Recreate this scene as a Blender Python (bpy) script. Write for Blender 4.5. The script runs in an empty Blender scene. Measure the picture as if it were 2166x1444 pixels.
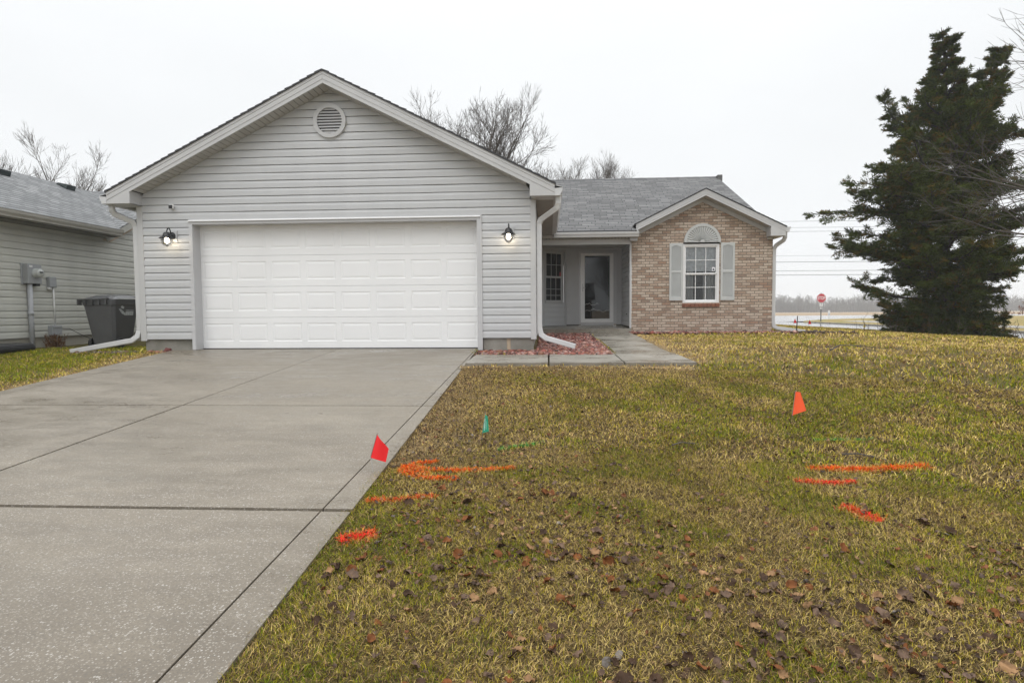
import bpy, math, random
import numpy as np
from mathutils import Vector, Matrix
S = bpy.context.scene
C = S.collection
random.seed(7)
RNG = np.random.default_rng(11)
PI = math.pi

# ---------------------------------------------------------------- camera
CAM = Vector((6.06015, -10.00783, 0.62843))
YAW, PITCH, ROLL, FPX = 0.0608, 0.05145, -0.00714, 1270.04
fw = Vector((-math.sin(YAW)*math.cos(PITCH), math.cos(YAW)*math.cos(PITCH), -math.sin(PITCH)))
rt = Vector((math.cos(YAW), math.sin(YAW), 0))
up = rt.cross(fw)
r2 = rt*math.cos(ROLL)+up*math.sin(ROLL)
u2 = -rt*math.sin(ROLL)+up*math.cos(ROLL)
cd = bpy.data.cameras.new('camera')
cd.sensor_width = 36.0
cd.lens = FPX/2166*36
cd.clip_start = 0.05
cd.clip_end = 3000
cam = bpy.data.objects.new('camera', cd)
C.objects.link(cam)
mw = Matrix(((r2.x, u2.x, -fw.x, CAM.x), (r2.y, u2.y, -fw.y, CAM.y), (r2.z, u2.z, -fw.z, CAM.z), (0, 0, 0, 1)))
cam.matrix_world = mw
S.camera = cam

# ---------------------------------------------------------------- sky, sun, exposure
SUN_EL, SUN_AZ = math.radians(48), math.radians(200)   # behind and a little left of the camera, veiled by cloud
wd = bpy.data.worlds.new('World')
S.world = wd
wd.use_nodes = True
nt = wd.node_tree
nt.nodes.clear()
o = nt.nodes.new('ShaderNodeOutputWorld')
bg = nt.nodes.new('ShaderNodeBackground')
sky = nt.nodes.new('ShaderNodeTexSky')
sky.sky_type = 'NISHITA'
sky.sun_disc = False
sky.sun_elevation = SUN_EL
sky.sun_rotation = SUN_AZ
sky.air_density = 1.0
sky.dust_density = 6.0
sky.ozone_density = 1.0
hs = nt.nodes.new('ShaderNodeHueSaturation')
hs.inputs['Saturation'].default_value = 0.25
tc = nt.nodes.new('ShaderNodeTexCoord')
sp = nt.nodes.new('ShaderNodeSeparateXYZ')
mr = nt.nodes.new('ShaderNodeMath')               # overcast dome: brighter towards the zenith
mr.operation = 'MULTIPLY_ADD'
mr.inputs[1].default_value = 21.0
mr.inputs[2].default_value = 9.4
pw4 = nt.nodes.new('ShaderNodeMath'); pw4.operation = 'POWER'; pw4.inputs[1].default_value = 4.0
cl = nt.nodes.new('ShaderNodeCombineColor')
m1 = nt.nodes.new('ShaderNodeMath'); m1.operation = 'MULTIPLY'; m1.inputs[1].default_value = 0.96
m2 = nt.nodes.new('ShaderNodeMath'); m2.operation = 'MULTIPLY'; m2.inputs[1].default_value = 0.982
mx = nt.nodes.new('ShaderNodeMix'); mx.data_type = 'RGBA'
mx.inputs['Factor'].default_value = 0.93
L = nt.links.new
L(sky.outputs[0], hs.inputs['Color'])
L(tc.outputs['Generated'], sp.inputs[0])
L(sp.outputs['Z'], pw4.inputs[0]); L(pw4.outputs[0], mr.inputs[0])
cn = nt.nodes.new('ShaderNodeTexNoise'); cn.inputs['Scale'].default_value = 2.2; cn.inputs['Detail'].default_value = 3      # faint cloud tone
mpc = nt.nodes.new('ShaderNodeMapping'); mpc.inputs['Scale'].default_value = (1, 1, 2.5)
L(tc.outputs['Generated'], mpc.inputs[0]); L(mpc.outputs[0], cn.inputs['Vector'])
cm = nt.nodes.new('ShaderNodeMath'); cm.operation = 'MULTIPLY_ADD'; cm.inputs[1].default_value = .16; cm.inputs[2].default_value = .92
ct = nt.nodes.new('ShaderNodeMath'); ct.operation = 'MULTIPLY'
L(cn.outputs['Fac'], cm.inputs[0]); L(cm.outputs[0], ct.inputs[0]); L(mr.outputs[0], ct.inputs[1])
L(ct.outputs[0], m1.inputs[0]); L(ct.outputs[0], m2.inputs[0])
L(m1.outputs[0], cl.inputs[0]); L(m2.outputs[0], cl.inputs[1]); L(ct.outputs[0], cl.inputs[2])
L(hs.outputs[0], mx.inputs['A']); L(cl.outputs[0], mx.inputs['B'])
L(mx.outputs['Result'], bg.inputs['Color'])
bg.inputs['Strength'].default_value = 0.1
L(bg.outputs[0], o.inputs[0])

sd = bpy.data.lights.new('sun', 'SUN')
sd.energy = 0.6
sd.angle = math.radians(30)
sd.color = (1.0, 0.98, 0.95)
sun = bpy.data.objects.new('sun', sd)
C.objects.link(sun)
sdir = Vector((math.sin(SUN_AZ)*math.cos(SUN_EL), math.cos(SUN_AZ)*math.cos(SUN_EL), math.sin(SUN_EL)))
sun.rotation_euler = sdir.to_track_quat('Z', 'Y').to_euler()

S.view_settings.view_transform = 'Standard'
S.view_settings.look = 'None'
S.view_settings.gamma = 1
S.view_settings.exposure = 0.13
S.render.engine = 'CYCLES'
S.cycles.use_denoising = True
S.cycles.max_bounces = 8
S.cycles.diffuse_bounces = 4
S.cycles.transparent_max_bounces = 12
S.cycles.volume_bounces = 1
S.cycles.sample_clamp_indirect = 4.0

# ---------------------------------------------------------------- helpers: objects
def tag(o, label=None, cat=None, group=None, kind=None):
    if label: o['label'] = label
    if cat: o['category'] = cat
    if group: o['group'] = group
    if kind: o['kind'] = kind
    return o
def empty(name, loc=(0, 0, 0), parent=None):
    o = bpy.data.objects.new(name, None)
    o.empty_display_size = 0.2
    o.location = loc
    C.objects.link(o)
    if parent: o.parent = parent
    return o
def thing(name, label, cat, loc=(0, 0, 0), group=None):
    return tag(empty(name, loc), label, cat, group)
def wloc(o):
    v = Vector((0, 0, 0))
    while o is not None:
        v += o.location
        o = o.parent
    return v
def link(name, me, mat, parent=None, origin=None, smooth=False):
    o = bpy.data.objects.new(name, me)
    C.objects.link(o)
    if mat is not None and not me.materials: me.materials.append(mat)
    off = Vector((0, 0, 0))
    if parent is not None:
        o.parent = parent
        off = wloc(parent)
    elif origin is not None:
        off = Vector(origin)
        o.location = off
    if off.length > 0:
        me.transform(Matrix.Translation(-off))
    if smooth:
        me.polygons.foreach_set('use_smooth', [True]*len(me.polygons))
    return o

class MB:
    """collects faces in world metres, then links them as one mesh"""
    def __init__(s): s.v = []; s.f = []
    def poly(s, pts):
        n = len(s.v); s.v += [tuple(p) for p in pts]; s.f.append(tuple(range(n, n+len(pts)))); return s
    def box(s, x0, x1, y0, y1, z0, z1):
        n = len(s.v)
        s.v += [(x0,y0,z0),(x1,y0,z0),(x1,y1,z0),(x0,y1,z0),(x0,y0,z1),(x1,y0,z1),(x1,y1,z1),(x0,y1,z1)]
        s.f += [tuple(n+i for i in q) for q in ((0,3,2,1),(4,5,6,7),(0,1,5,4),(1,2,6,5),(2,3,7,6),(3,0,4,7))]
        return s
    def obox(s, m, sx, sy, sz):
        n = len(s.v)
        for z in (-sz, sz):
            for x, y in ((-sx,-sy),(sx,-sy),(sx,sy),(-sx,sy)):
                s.v.append(tuple(m @ Vector((x, y, z))))
        s.f += [tuple(n+i for i in q) for q in ((0,3,2,1),(4,5,6,7),(0,1,5,4),(1,2,6,5),(2,3,7,6),(3,0,4,7))]
        return s
    def prism(s, pts, d0, d1, P):
        """pts: outline (a,b); P(a,b,d) -> xyz, extruded d0..d1"""
        n = len(s.v); k = len(pts)
        s.v += [tuple(P(a, b, d0)) for a, b in pts]+[tuple(P(a, b, d1)) for a, b in pts]
        s.f.append(tuple(range(n, n+k))); s.f.append(tuple(reversed(range(n+k, n+2*k))))
        for i in range(k):
            j = (i+1) % k
            s.f.append((n+i, n+k+i, n+k+j, n+j))
        return s
    def tube(s, pts, r, n=8, cap=True):
        pts = [Vector(p) for p in pts]
        rr = r if isinstance(r, (list, tuple)) else [r]*len(pts)
        ring0 = None; u = None
        for i, p in enumerate(pts):
            d = ((pts[min(i+1, len(pts)-1)]-p).normalized()+(p-pts[max(i-1, 0)]).normalized())
            d = d.normalized() if d.length > 1e-6 else Vector((0, 0, 1))
            if u is None:
                u = d.cross(Vector((0.3, 0.2, 1)) if abs(d.z) < .9 else Vector((1, 0.1, 0))).normalized()
            u = (u-d*u.dot(d)).normalized()
            w = d.cross(u)
            b = len(s.v)
            for k in range(n):
                a = 2*PI*k/n
                s.v.append(tuple(p+(u*math.cos(a)+w*math.sin(a))*rr[i]))
            if ring0 is not None:
                for k in range(n):
                    j = (k+1) % n
                    s.f.append((ring0+k, ring0+j, b+j, b+k))
            elif cap: s.f.append(tuple(reversed(range(b, b+n))))
            ring0 = b
        if cap: s.f.append(tuple(range(ring0, ring0+n)))
        return s
    def rsweep(s, pts, w, h, side):
        """rectangular pipe along pts; side = reference direction of its width w"""
        pts = [Vector(p) for p in pts]; side = Vector(side)
        prev = None
        for i, p in enumerate(pts):
            a = (p-pts[i-1]).normalized() if i > 0 else (pts[1]-p).normalized()
            b = (pts[i+1]-p).normalized() if i < len(pts)-1 else a
            t = (a+b).normalized()
            k = 1/max(.5, t.dot(a))
            sd_ = side
            n_ = t.cross(sd_).normalized()
            sd_ = n_.cross(t).normalized() if abs(sd_.dot(t)) > 1e-4 else sd_
            base = len(s.v)
            c = 0.22
            for x, y in ((-1+c,-1),(1-c,-1),(1,-1+c),(1,1-c),(1-c,1),(-1+c,1),(-1,1-c),(-1,-1+c)):
                s.v.append(tuple(p+sd_*(x*w/2)+n_*(y*h/2*k)))
            if prev is not None:
                for q in range(8):
                    j = (q+1) % 8
                    s.f.append((prev+q, prev+j, base+j, base+q))
            else: s.f.append(tuple(reversed(range(base, base+8))))
            prev = base
        s.f.append(tuple(range(prev, prev+8)))
        return s
    def lathe(s, prof, c, axis=(0, 0, 1), n=20):
        """prof: (radius, height) along axis from centre c"""
        c = Vector(c); ax = Vector(axis).normalized()
        u = ax.cross(Vector((1, 0, 0)) if abs(ax.x) < .9 else Vector((0, 1, 0))).normalized(); w = ax.cross(u)
        prev = None
        for r, h in prof:
            b = len(s.v)
            for k in range(n):
                a = 2*PI*k/n
                s.v.append(tuple(c+ax*h+(u*math.cos(a)+w*math.sin(a))*max(r, 1e-4)))
            if prev is not None:
                for k in range(n):
                    j = (k+1) % n
                    s.f.append((prev+k, prev+j, b+j, b+k))
            prev = b
        return s
    def mesh(s, name):
        me = bpy.data.meshes.new(name)
        me.from_pydata(s.v, [], s.f)
        me.update()
        return me
    def build(s, name, mat, parent=None, uv=None, origin=None, smooth=False, bevel=0):
        me = s.mesh(name)
        if uv is not None:
            lay = me.uv_layers.new(name='UVMap')
            co = np.array(s.v, float)
            idx = np.zeros(len(me.loops), int); me.loops.foreach_get('vertex_index', idx)
            U, V_ = uv(co[:, 0], co[:, 1], co[:, 2])
            lay.data.foreach_set('uv', np.stack([U[idx], V_[idx]], 1).ravel())
        ob = link(name, me, mat, parent, origin, smooth)
        if bevel:
            b = ob.modifiers.new('bevel', 'BEVEL'); b.width = bevel; b.segments = 2; b.limit_method = 'ANGLE'
        return ob

def arr_mesh(name, verts, faces_list, col=None, mat=None, parent=None, origin=None):
    """faces_list: arrays of shape (n,3) / (n,4); col: per-vertex rgb"""
    me = bpy.data.meshes.new(name)
    verts = np.asarray(verts, np.float32)
    if origin is not None: verts = verts-np.array(origin, np.float32)
    nl = sum(f.size for f in faces_list); nf = sum(len(f) for f in faces_list)
    me.vertices.add(len(verts)); me.vertices.foreach_set('co', verts.ravel())
    me.loops.add(nl); me.polygons.add(nf)
    me.loops.foreach_set('vertex_index', np.concatenate([f.ravel() for f in faces_list]).astype(np.int32))
    tot = np.concatenate([np.full(len(f), f.shape[1]) for f in faces_list])
    st = np.concatenate([[0], np.cumsum(tot)[:-1]])
    me.polygons.foreach_set('loop_start', st.astype(np.int32))
    me.update(calc_edges=True)
    if col is not None:
        a = me.color_attributes.new('Col', 'FLOAT_COLOR', 'POINT')
        a.data.foreach_set('color', np.concatenate([col, np.ones((len(col), 1))], 1).astype(np.float32).ravel())
    ob = bpy.data.objects.new(name, me); C.objects.link(ob)
    if mat: me.materials.append(mat)
    if parent: ob.parent = parent
    elif origin is not None: ob.location = origin
    return ob

# ---------------------------------------------------------------- helpers: materials
class NB:
    def __init__(s, name):
        s.m = bpy.data.materials.new(name); s.m.use_nodes = True
        s.t = s.m.node_tree; s.t.nodes.clear()
        s.out = s.t.nodes.new('ShaderNodeOutputMaterial')
        s.b = s.t.nodes.new('ShaderNodeBsdfPrincipled')
        s.t.links.new(s.b.outputs[0], s.out.inputs[0])
    def n(s, typ, **kw):
        x = s.t.nodes.new(typ)
        for k, v in kw.items(): setattr(x, k, v)
        return x
    def l(s, a, b): s.t.links.new(a, b)
    def val(s, sock, v):
        if hasattr(v, 'is_output') or isinstance(v, bpy.types.NodeSocket): s.l(v, sock)
        else: sock.default_value = v
    def math(s, op, a, b=0.0, c=None):
        x = s.n('ShaderNodeMath', operation=op)
        s.val(x.inputs[0], a); s.val(x.inputs[1], b)
        if c is not None: s.val(x.inputs[2], c)
        return x.outputs[0]
    def noise(s, vec, scale, detail=4, rough=.55):
        x = s.n('ShaderNodeTexNoise'); x.inputs['Scale'].default_value = scale
        x.inputs['Detail'].default_value = detail; x.inputs['Roughness'].default_value = rough
        s.l(vec, x.inputs['Vector']); return x.outputs['Fac']
    def ramp(s, fac, stops, interp='LINEAR'):
        x = s.n('ShaderNodeValToRGB'); x.color_ramp.interpolation = interp
        e = x.color_ramp.elements
        while len(e) < len(stops): e.new(.5)
        for i, (p, c) in enumerate(stops):
            e[i].position = p; e[i].color = (*c, 1) if len(c) == 3 else c
        s.l(fac, x.inputs[0]); return x.outputs[0]
    def mix(s, f, a, b, mode='MIX'):
        x = s.n('ShaderNodeMix', data_type='RGBA', blend_type=mode)
        s.val(x.inputs['Factor'], f)
        for nm, v in (('A', a), ('B', b)):
            if isinstance(v, tuple): x.inputs[nm].default_value = (*v, 1)
            else: s.l(v, x.inputs[nm])
        return x.outputs['Result']
    def pos(s, scale=(1, 1, 1)):
        g = s.n('ShaderNodeNewGeometry'); m = s.n('ShaderNodeMapping')
        m.inputs['Scale'].default_value = scale
        s.l(g.outputs['Position'], m.inputs[0]); return m.outputs[0]
    def bump(s, h, strength=.3, dist=.01, prev=None):
        x = s.n('ShaderNodeBump'); x.inputs['Strength'].default_value = strength; x.inputs['Distance'].default_value = dist
        s.l(h, x.inputs['Height'])
        if prev is not None: s.l(prev, x.inputs['Normal'])
        s.l(x.outputs[0], s.b.inputs['Normal']); return x.outputs[0]
    def color(s, c): s.val(s.b.inputs['Base Color'], c if not isinstance(c, tuple) else (*c, 1))
    def rough(s, r): s.val(s.b.inputs['Roughness'], r)
    def spec(s, v): s.b.inputs['Specular IOR Level'].default_value = v

def simple(name, col, rough=.5, var=.08, scale=(6, 6, 6), bump=0.0, bscale=60, spec=.5, metal=0):
    k = NB(name)
    f = k.noise(k.pos(scale), 1.0, 5)
    lo = tuple(c*(1-var) for c in col); hi = tuple(min(1, c*(1+var)) for c in col)
    k.color(k.ramp(f, [(.3, lo), (.7, hi)]))
    k.rough(rough); k.spec(spec); k.b.inputs['Metallic'].default_value = metal
    if bump: k.bump(k.noise(k.pos(), bscale, 3), bump, .004)
    return k.m

def cells(k, w, h, mw_, mh, jitter=0.0, half=True):
    """running-bond cells from UV metres: per-cell random value, joint mask (1 in the joint), position within the course"""
    uv = k.n('ShaderNodeUVMap'); sx = k.n('ShaderNodeSeparateXYZ'); k.l(uv.outputs[0], sx.inputs[0])
    v = k.math('DIVIDE', sx.outputs[1], h); row = k.math('FLOOR', v); fv = k.math('FRACT', v)
    off = k.math('MULTIPLY', k.math('MODULO', k.math('ABSOLUTE', row), 2.0), .5) if half else 0.0
    if jitter:
        wn = k.n('ShaderNodeTexWhiteNoise', noise_dimensions='1D'); k.l(row, wn.inputs['W'])
        off = k.math('ADD', off, k.math('MULTIPLY', wn.outputs[0], jitter))
    u = k.math('ADD', k.math('DIVIDE', sx.outputs[0], w), off); col = k.math('FLOOR', u); fu = k.math('FRACT', u)
    cb = k.n('ShaderNodeCombineXYZ'); k.l(col, cb.inputs[0]); k.l(row, cb.inputs[1])
    wn = k.n('ShaderNodeTexWhiteNoise', noise_dimensions='2D'); k.l(cb.outputs[0], wn.inputs['Vector'])
    mask = k.math('MAXIMUM', k.math('LESS_THAN', fu, mw_/w), k.math('LESS_THAN', fv, mh/h))
    return wn.outputs['Value'], mask, fv, fu, wn.outputs['Color']

def m_brick():
    k = NB('mixed_brick')
    r, mask, fv, fu, rc = cells(k, .204, .0677, .015, .0145)
    base = k.ramp(r, [(0, (.64, .55, .46)), (.30, (.53, .44, .36)), (.46, (.42, .32, .25)), (.60, (.36, .255, .19)), (.68, (.50, .39, .31)), (.84, (.38, .24, .175)), (.90, (.29, .22, .18)), (.95, (.60, .50, .41))], 'CONSTANT')
    n = k.noise(k.pos((1, 1, 2.2)), 26, 5, .65)
    stain = k.ramp(n, [(.34, (.42, .40, .38)), (.52, (1, 1, 1)), (.72, (1.0, .97, .93))])
    base = k.mix(.85, base, stain, 'MULTIPLY')
    n2 = k.noise(k.pos(), 1.1, 3)
    base = k.mix(k.math('MULTIPLY_ADD', n2, .35, .10), base, (.40, .29, .215))
    mor = k.ramp(k.noise(k.pos(), 40, 3), [(.3, (.15, .125, .10)), (.7, (.24, .205, .17))])
    k.color(k.mix(mask, base, mor)); k.rough(.9); k.spec(.2)
    hgt = k.math('SUBTRACT', k.math('MULTIPLY', n, .35), k.math('MULTIPLY', mask, .8))
    k.bump(hgt, .8, .008)
    return k.m
def m_shingle(name, cols, wet=.5, w=.33, h=.142, spec=.5):
    k = NB(name)
    r, mask, fv, fu, rc = cells(k, w, h, .016, .030, jitter=.35)
    base = k.ramp(r, [(0, cols[0]), (.4, cols[1]), (.75, cols[2]), (1, cols[3])])
    n = k.noise(k.pos(), 55, 4, .7)
    base = k.mix(.7, base, k.ramp(n, [(.3, (.55, .55, .55)), (.7, (1.25, 1.25, 1.25))]), 'MULTIPLY')
    n2 = k.noise(k.pos((.7, .7, .7)), 1.6, 4)
    base = k.mix(.6, base, k.ramp(n2, [(.3, (.88, .88, .89)), (.7, (1.08, 1.08, 1.07))]), 'MULTIPLY')
    k.color(k.mix(mask, base, (.045, .046, .05)))
    k.rough(wet); k.spec(spec)
    hgt = k.math('SUBTRACT', k.math('ADD', k.math('MULTIPLY', n, .25), k.math('MULTIPLY', fv, -.5)), k.math('MULTIPLY', mask, .7))
    k.bump(hgt, .7, .008)
    return k.m
def m_siding(name, col, streak=.07):
    k = NB(name)
    f = k.noise(k.pos((3, 3, .35)), 1.0, 5)
    a = k.ramp(f, [(.3, tuple(c*(1-streak) for c in col)), (.7, tuple(c*(1+streak) for c in col))])
    g = k.noise(k.pos((.6, .6, 16)), 1.0, 3)
    a = k.mix(.5, a, k.ramp(g, [(.3, (.93, .93, .94)), (.7, (1.05, 1.05, 1.04))]), 'MULTIPLY')
    k.color(a); k.rough(.42); k.spec(.35)
    k.bump(k.noise(k.pos((2, 2, 60)), 1.0, 3), .05, .003)
    return k.m
def m_concrete(name, dark, light, speck=.0, rough=(.35, .7), speck_scale=95, wet=.0):
    k = NB(name)
    big = k.noise(k.pos(), .55, 5, .6); mid = k.noise(k.pos((1, 2.2, 1)), 2.3, 5, .6); fine = k.noise(k.pos(), 120, 3, .7)
    a = k.ramp(k.math('ADD', k.math('MULTIPLY', big, .6), k.math('MULTIPLY', mid, .4)), [(.36, dark), (.64, light)])
    a = k.mix(.6, a, k.ramp(fine, [(.3, (.66, .66, .66)), (.7, (1.22, 1.22, 1.22))]), 'MULTIPLY')
    h = fine
    if speck:
        v = k.n('ShaderNodeTexVoronoi'); v.inputs['Scale'].default_value = speck_scale; v.inputs['Randomness'].default_value = 1.0
        k.l(k.pos(), v.inputs['Vector'])
        sc = k.n('ShaderNodeSeparateColor'); k.l(v.outputs['Color'], sc.inputs[0])
        near = k.math('LESS_THAN', v.outputs['Distance'], k.math('MULTIPLY_ADD', sc.outputs[1], .3, .22))
        light_ = k.math('MULTIPLY', near, k.math('GREATER_THAN', sc.outputs[0], 1-speck))
        dark_ = k.math('MULTIPLY', near, k.math('LESS_THAN', sc.outputs[0], speck*.9))
        a = k.mix(k.math('MULTIPLY', light_, .85), a, k.ramp(sc.outputs[2], [(0, (.28, .25, .21)), (.6, (.36, .33, .285)), (1, (.50, .475, .44))]))
        a = k.mix(k.math('MULTIPLY', dark_, .6), a, (.13, .115, .095))
        h = k.math('ADD', k.math('MULTIPLY', fine, .5), k.math('MULTIPLY', light_, .6))
    if wet:      # damp patches that still hold the rain
        wm = k.ramp(k.math('ADD', k.math('MULTIPLY', k.noise(k.pos((.5, .9, 1)), 1.0, 6, .62), .75), k.math('MULTIPLY', k.noise(k.pos((1, 3, 1)), 3.0, 4), .25)), [(.46, (0, 0, 0)), (.56, (1, 1, 1))])
        a = k.mix(k.math('MULTIPLY', wm, wet), a, (.70, .67, .62), 'MULTIPLY')
    k.color(a)
    mrn = k.n('ShaderNodeMapRange'); k.l(mid, mrn.inputs[0]); mrn.inputs['From Min'].default_value = .35; mrn.inputs['From Max'].default_value = .65
    mrn.inputs['To Min'].default_value = rough[0]; mrn.inputs['To Max'].default_value = rough[1]
    k.rough(k.math('SUBTRACT', mrn.outputs[0], k.math('MULTIPLY', wm, .16)) if wet else mrn.outputs[0]); k.spec(.5)
    k.bump(h, .45, .004)
    return k.m
def m_attr(name, rough=.6, spec=.25, mottle=0, trans=0):
    k = NB(name)
    a = k.n('ShaderNodeVertexColor'); a.layer_name = 'Col'
    c = a.outputs[0]
    if mottle:
        c = k.mix(1, c, k.ramp(k.noise(k.pos(), mottle, 5, .7), [(.3, (.55, .52, .5)), (.7, (1.4, 1.4, 1.4))]), 'MULTIPLY')
    k.color(c); k.rough(rough); k.spec(spec)
    if trans:
        k.b.inputs['Subsurface Weight'].default_value = 0
    return k.m
def m_glass(name, tint=(.9, .93, .93), refl=1.0, clear=1.0):
    k = NB(name)
    k.t.nodes.remove(k.b)
    tr = k.n('ShaderNodeBsdfTransparent'); tr.inputs[0].default_value = (*[c*clear for c in tint], 1)
    gl = k.n('ShaderNodeBsdfGlossy'); gl.inputs['Roughness'].default_value = .012
    fr = k.n('ShaderNodeFresnel'); fr.inputs[0].default_value = 1.5
    mx_ = k.n('ShaderNodeMixShader')
    k.l(k.math('MINIMUM', k.math('MULTIPLY', fr.outputs[0], 1.7*refl), 1.0), mx_.inputs[0])
    k.l(tr.outputs[0], mx_.inputs[1]); k.l(gl.outputs[0], mx_.inputs[2]); k.l(mx_.outputs[0], k.out.inputs[0])
    return k.m
def m_emit(name, col, strength):
    k = NB(name); k.color(col); k.b.inputs['Emission Color'].default_value = (*col, 1); k.b.inputs['Emission Strength'].default_value = strength
    return k.m

SID = m_siding('grey_vinyl_siding', (.515, .521, .528), .03)
NSID = m_siding('sage_vinyl_siding', (.52, .52, .475), .07)
WHITE = simple('white_painted_steel', (.82, .822, .825), .35, .03, (1.2, 1.2, .6))
VINYL = simple('white_vinyl', (.80, .80, .80), .35, .03)
TRIM = simple('light_grey_trim', (.50, .50, .50), .42, .05, (2, 2, 2))
JAMB = simple('grey_jamb_trim', (.52, .52, .53), .42, .05, (2, 2, 1))
GUT = simple('grey_aluminium', (.55, .55, .55), .3, .06, (3, 3, 3), spec=.6)
NGUT = simple('tan_grey_aluminium', (.36, .345, .31), .35, .08, (3, 3, 3))
SOFF = simple('grey_soffit', (.43, .42, .395), .55, .06, (3, 3, 3))
DKGAP = simple('dark_gap', (.02, .02, .02), .8)
FOUND = m_concrete('weathered_block', (.13, .125, .10), (.36, .345, .31), 0, (.6, .9))
NFOUND = m_concrete('pale_block', (.30, .28, .235), (.42, .40, .34), 0, (.7, .9))
ROOF = m_shingle('grey_shingles', ((.125, .124, .123), (.155, .154, .153), (.185, .184, .182), (.225, .223, .22)), .8, spec=.22)
NROOF = m_shingle('blue_grey_shingles', ((.15, .155, .157), (.19, .196, .198), (.225, .23, .232), (.28, .284, .285)), .7, .3, .14, spec=.3)
SHEDGE = simple('shingle_edge', (.035, .035, .038), .7)
BRICK = m_brick()
SILLB = simple('red_sill_brick', (.26, .115, .075), .8, .3, (14, 14, 14), .3, 80)
SHUT = simple('pale_green_grey_plastic', (.50, .51, .50), .45, .04, (4, 4, 4))
DRIVE = m_concrete('exposed_aggregate', (.165, .138, .104), (.262, .228, .180), .46, (.38, .62), 118, wet=.42)
WALK = m_concrete('broomed_concrete', (.205, .182, .145), (.345, .322, .28), 0, (.25, .6), wet=.8)
GLASS = m_glass('window_glass')
DGLASS = m_glass('storm_glass', (.6, .63, .65), .62)
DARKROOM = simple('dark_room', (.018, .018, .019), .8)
CURT = simple('sheer_curtain', (.34, .34, .34), .9, .25, (40, 40, 1))
BLIND = simple('white_window_shade', (.62, .63, .66), .8, .14, (16, 16, 16), .8, 22)
BLACK = simple('black_metal', (.012, .012, .013), .4)
BLKPL = simple('black_plastic', (.013, .013, .014), .45, .3)
BIN = simple('charcoal_bin_plastic', (.085, .086, .088), .5, .12, (5, 5, 3), .1, 200)
BINL = simple('wet_bin_lid', (.10, .102, .105), .22, .1)
PANELG = simple('grey_utility_enamel', (.33, .34, .35), .4, .07)
PVC = simple('grey_pvc', (.42, .43, .45), .4, .08)
WPLAST = simple('white_plastic', (.75, .75, .74), .4, .05)
STEEL = simple('brushed_steel', (.5, .5, .5), .3, .1, metal=1)
TAN = simple('bare_board', (.52, .41, .30), .7, .12, (6, 6, 6))
SOIL = simple('dark_wet_soil', (.055, .04, .03), .8, .35, (12, 12, 12), .8, 40)

# ---------------------------------------------------------------- noise fields (numpy)
_P = np.random.default_rng(3).random((256, 256))
def vnoise(x, y, sc, seed=0):
    x = np.asarray(x, float)*sc+seed*17.3; y = np.asarray(y, float)*sc+seed*9.1
    xi = np.floor(x).astype(int); yi = np.floor(y).astype(int)
    fx = x-xi; fy = y-yi; fx = fx*fx*(3-2*fx); fy = fy*fy*(3-2*fy)
    g = lambda a, b: _P[a % 256, b % 256]
    return (g(xi, yi)*(1-fx)+g(xi+1, yi)*fx)*(1-fy)+(g(xi, yi+1)*(1-fx)+g(xi+1, yi+1)*fx)*fy
def fbm(x, y, sc, seed=0, o=3):
    a = 0; w = 0
    for i in range(o):
        a = a+vnoise(x, y, sc*2**i, seed+i*5)*.5**i; w += .5**i
    return a/w
def sstep(a, b, x):
    t = np.clip((np.asarray(x, float)-a)/(b-a), 0, 1); return t*t*(3-2*t)

# ---------------------------------------------------------------- terrain
def drive_l(y): return -.42-np.minimum(np.asarray(y, float), 0)*.095
def drive_r(y): return 4.87-np.minimum(np.asarray(y, float), 0)*.020
def walk_z(y): return np.interp(y, [-2, -.65, 5.0], [-.085, -.06, .085])
def lawn_base(x, y):
    x = np.asarray(x, float); y = np.asarray(y, float)
    z = np.where(y < 0, .06*y-.016, np.minimum(.016*y, .065)-.02)
    z = np.where((y < 0) & (y > -2.4) & (x > 4.8), np.maximum(z, np.interp(y, [-2.4, -1.9, 0], [-.16, -.11, -.06])), z)
    left = sstep(-.2, -1.6, x)
    z = z*(1-left)+left*(np.where(y < 0, .052*y, 0)-.045+.035*sstep(-2.2, -3.6, x))
    d = np.maximum(x-11.8, 0)
    z = z-np.where(d < 2, .0125*d*d, .05*(d-1))-.035*np.maximum(x-19.3, 0)
    return z
def in_pave(x, y, g=0.0):
    x = np.asarray(x, float); y = np.asarray(y, float)
    a = (y < .25) & (x > drive_l(y)-g) & (x < drive_r(y)+g)
    b = (y > -1.9-g) & (y < -.62+g) & (x > 4.8) & (x < 8.05+g)
    c = (y > -.7) & (y < 5.05) & (x > 7.06-g) & (x < 8.04+g)
    return a | b | c
def in_bed(x, y):
    x = np.asarray(x, float); y = np.asarray(y, float)
    a = (y >= -.64) & (y < .05) & (x > 4.9) & (x < 7.08)
    b = (y >= 0) & (y < 5) & (x > 5.86) & (x < 7.06)
    c = (y > 4.42+.04*np.sin(x*5)) & (y < 5.12) & (x > 8.0) & (x < 11.65)
    return a | b | c
def in_house(x, y):
    x = np.asarray(x, float); y = np.asarray(y, float)
    return ((x > -.95) & (x < 5.9) & (y > 0)) | ((x > 5.8) & (x < 11.54) & (y > 5)) | ((x < -3.57) & (y > -3))
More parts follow.
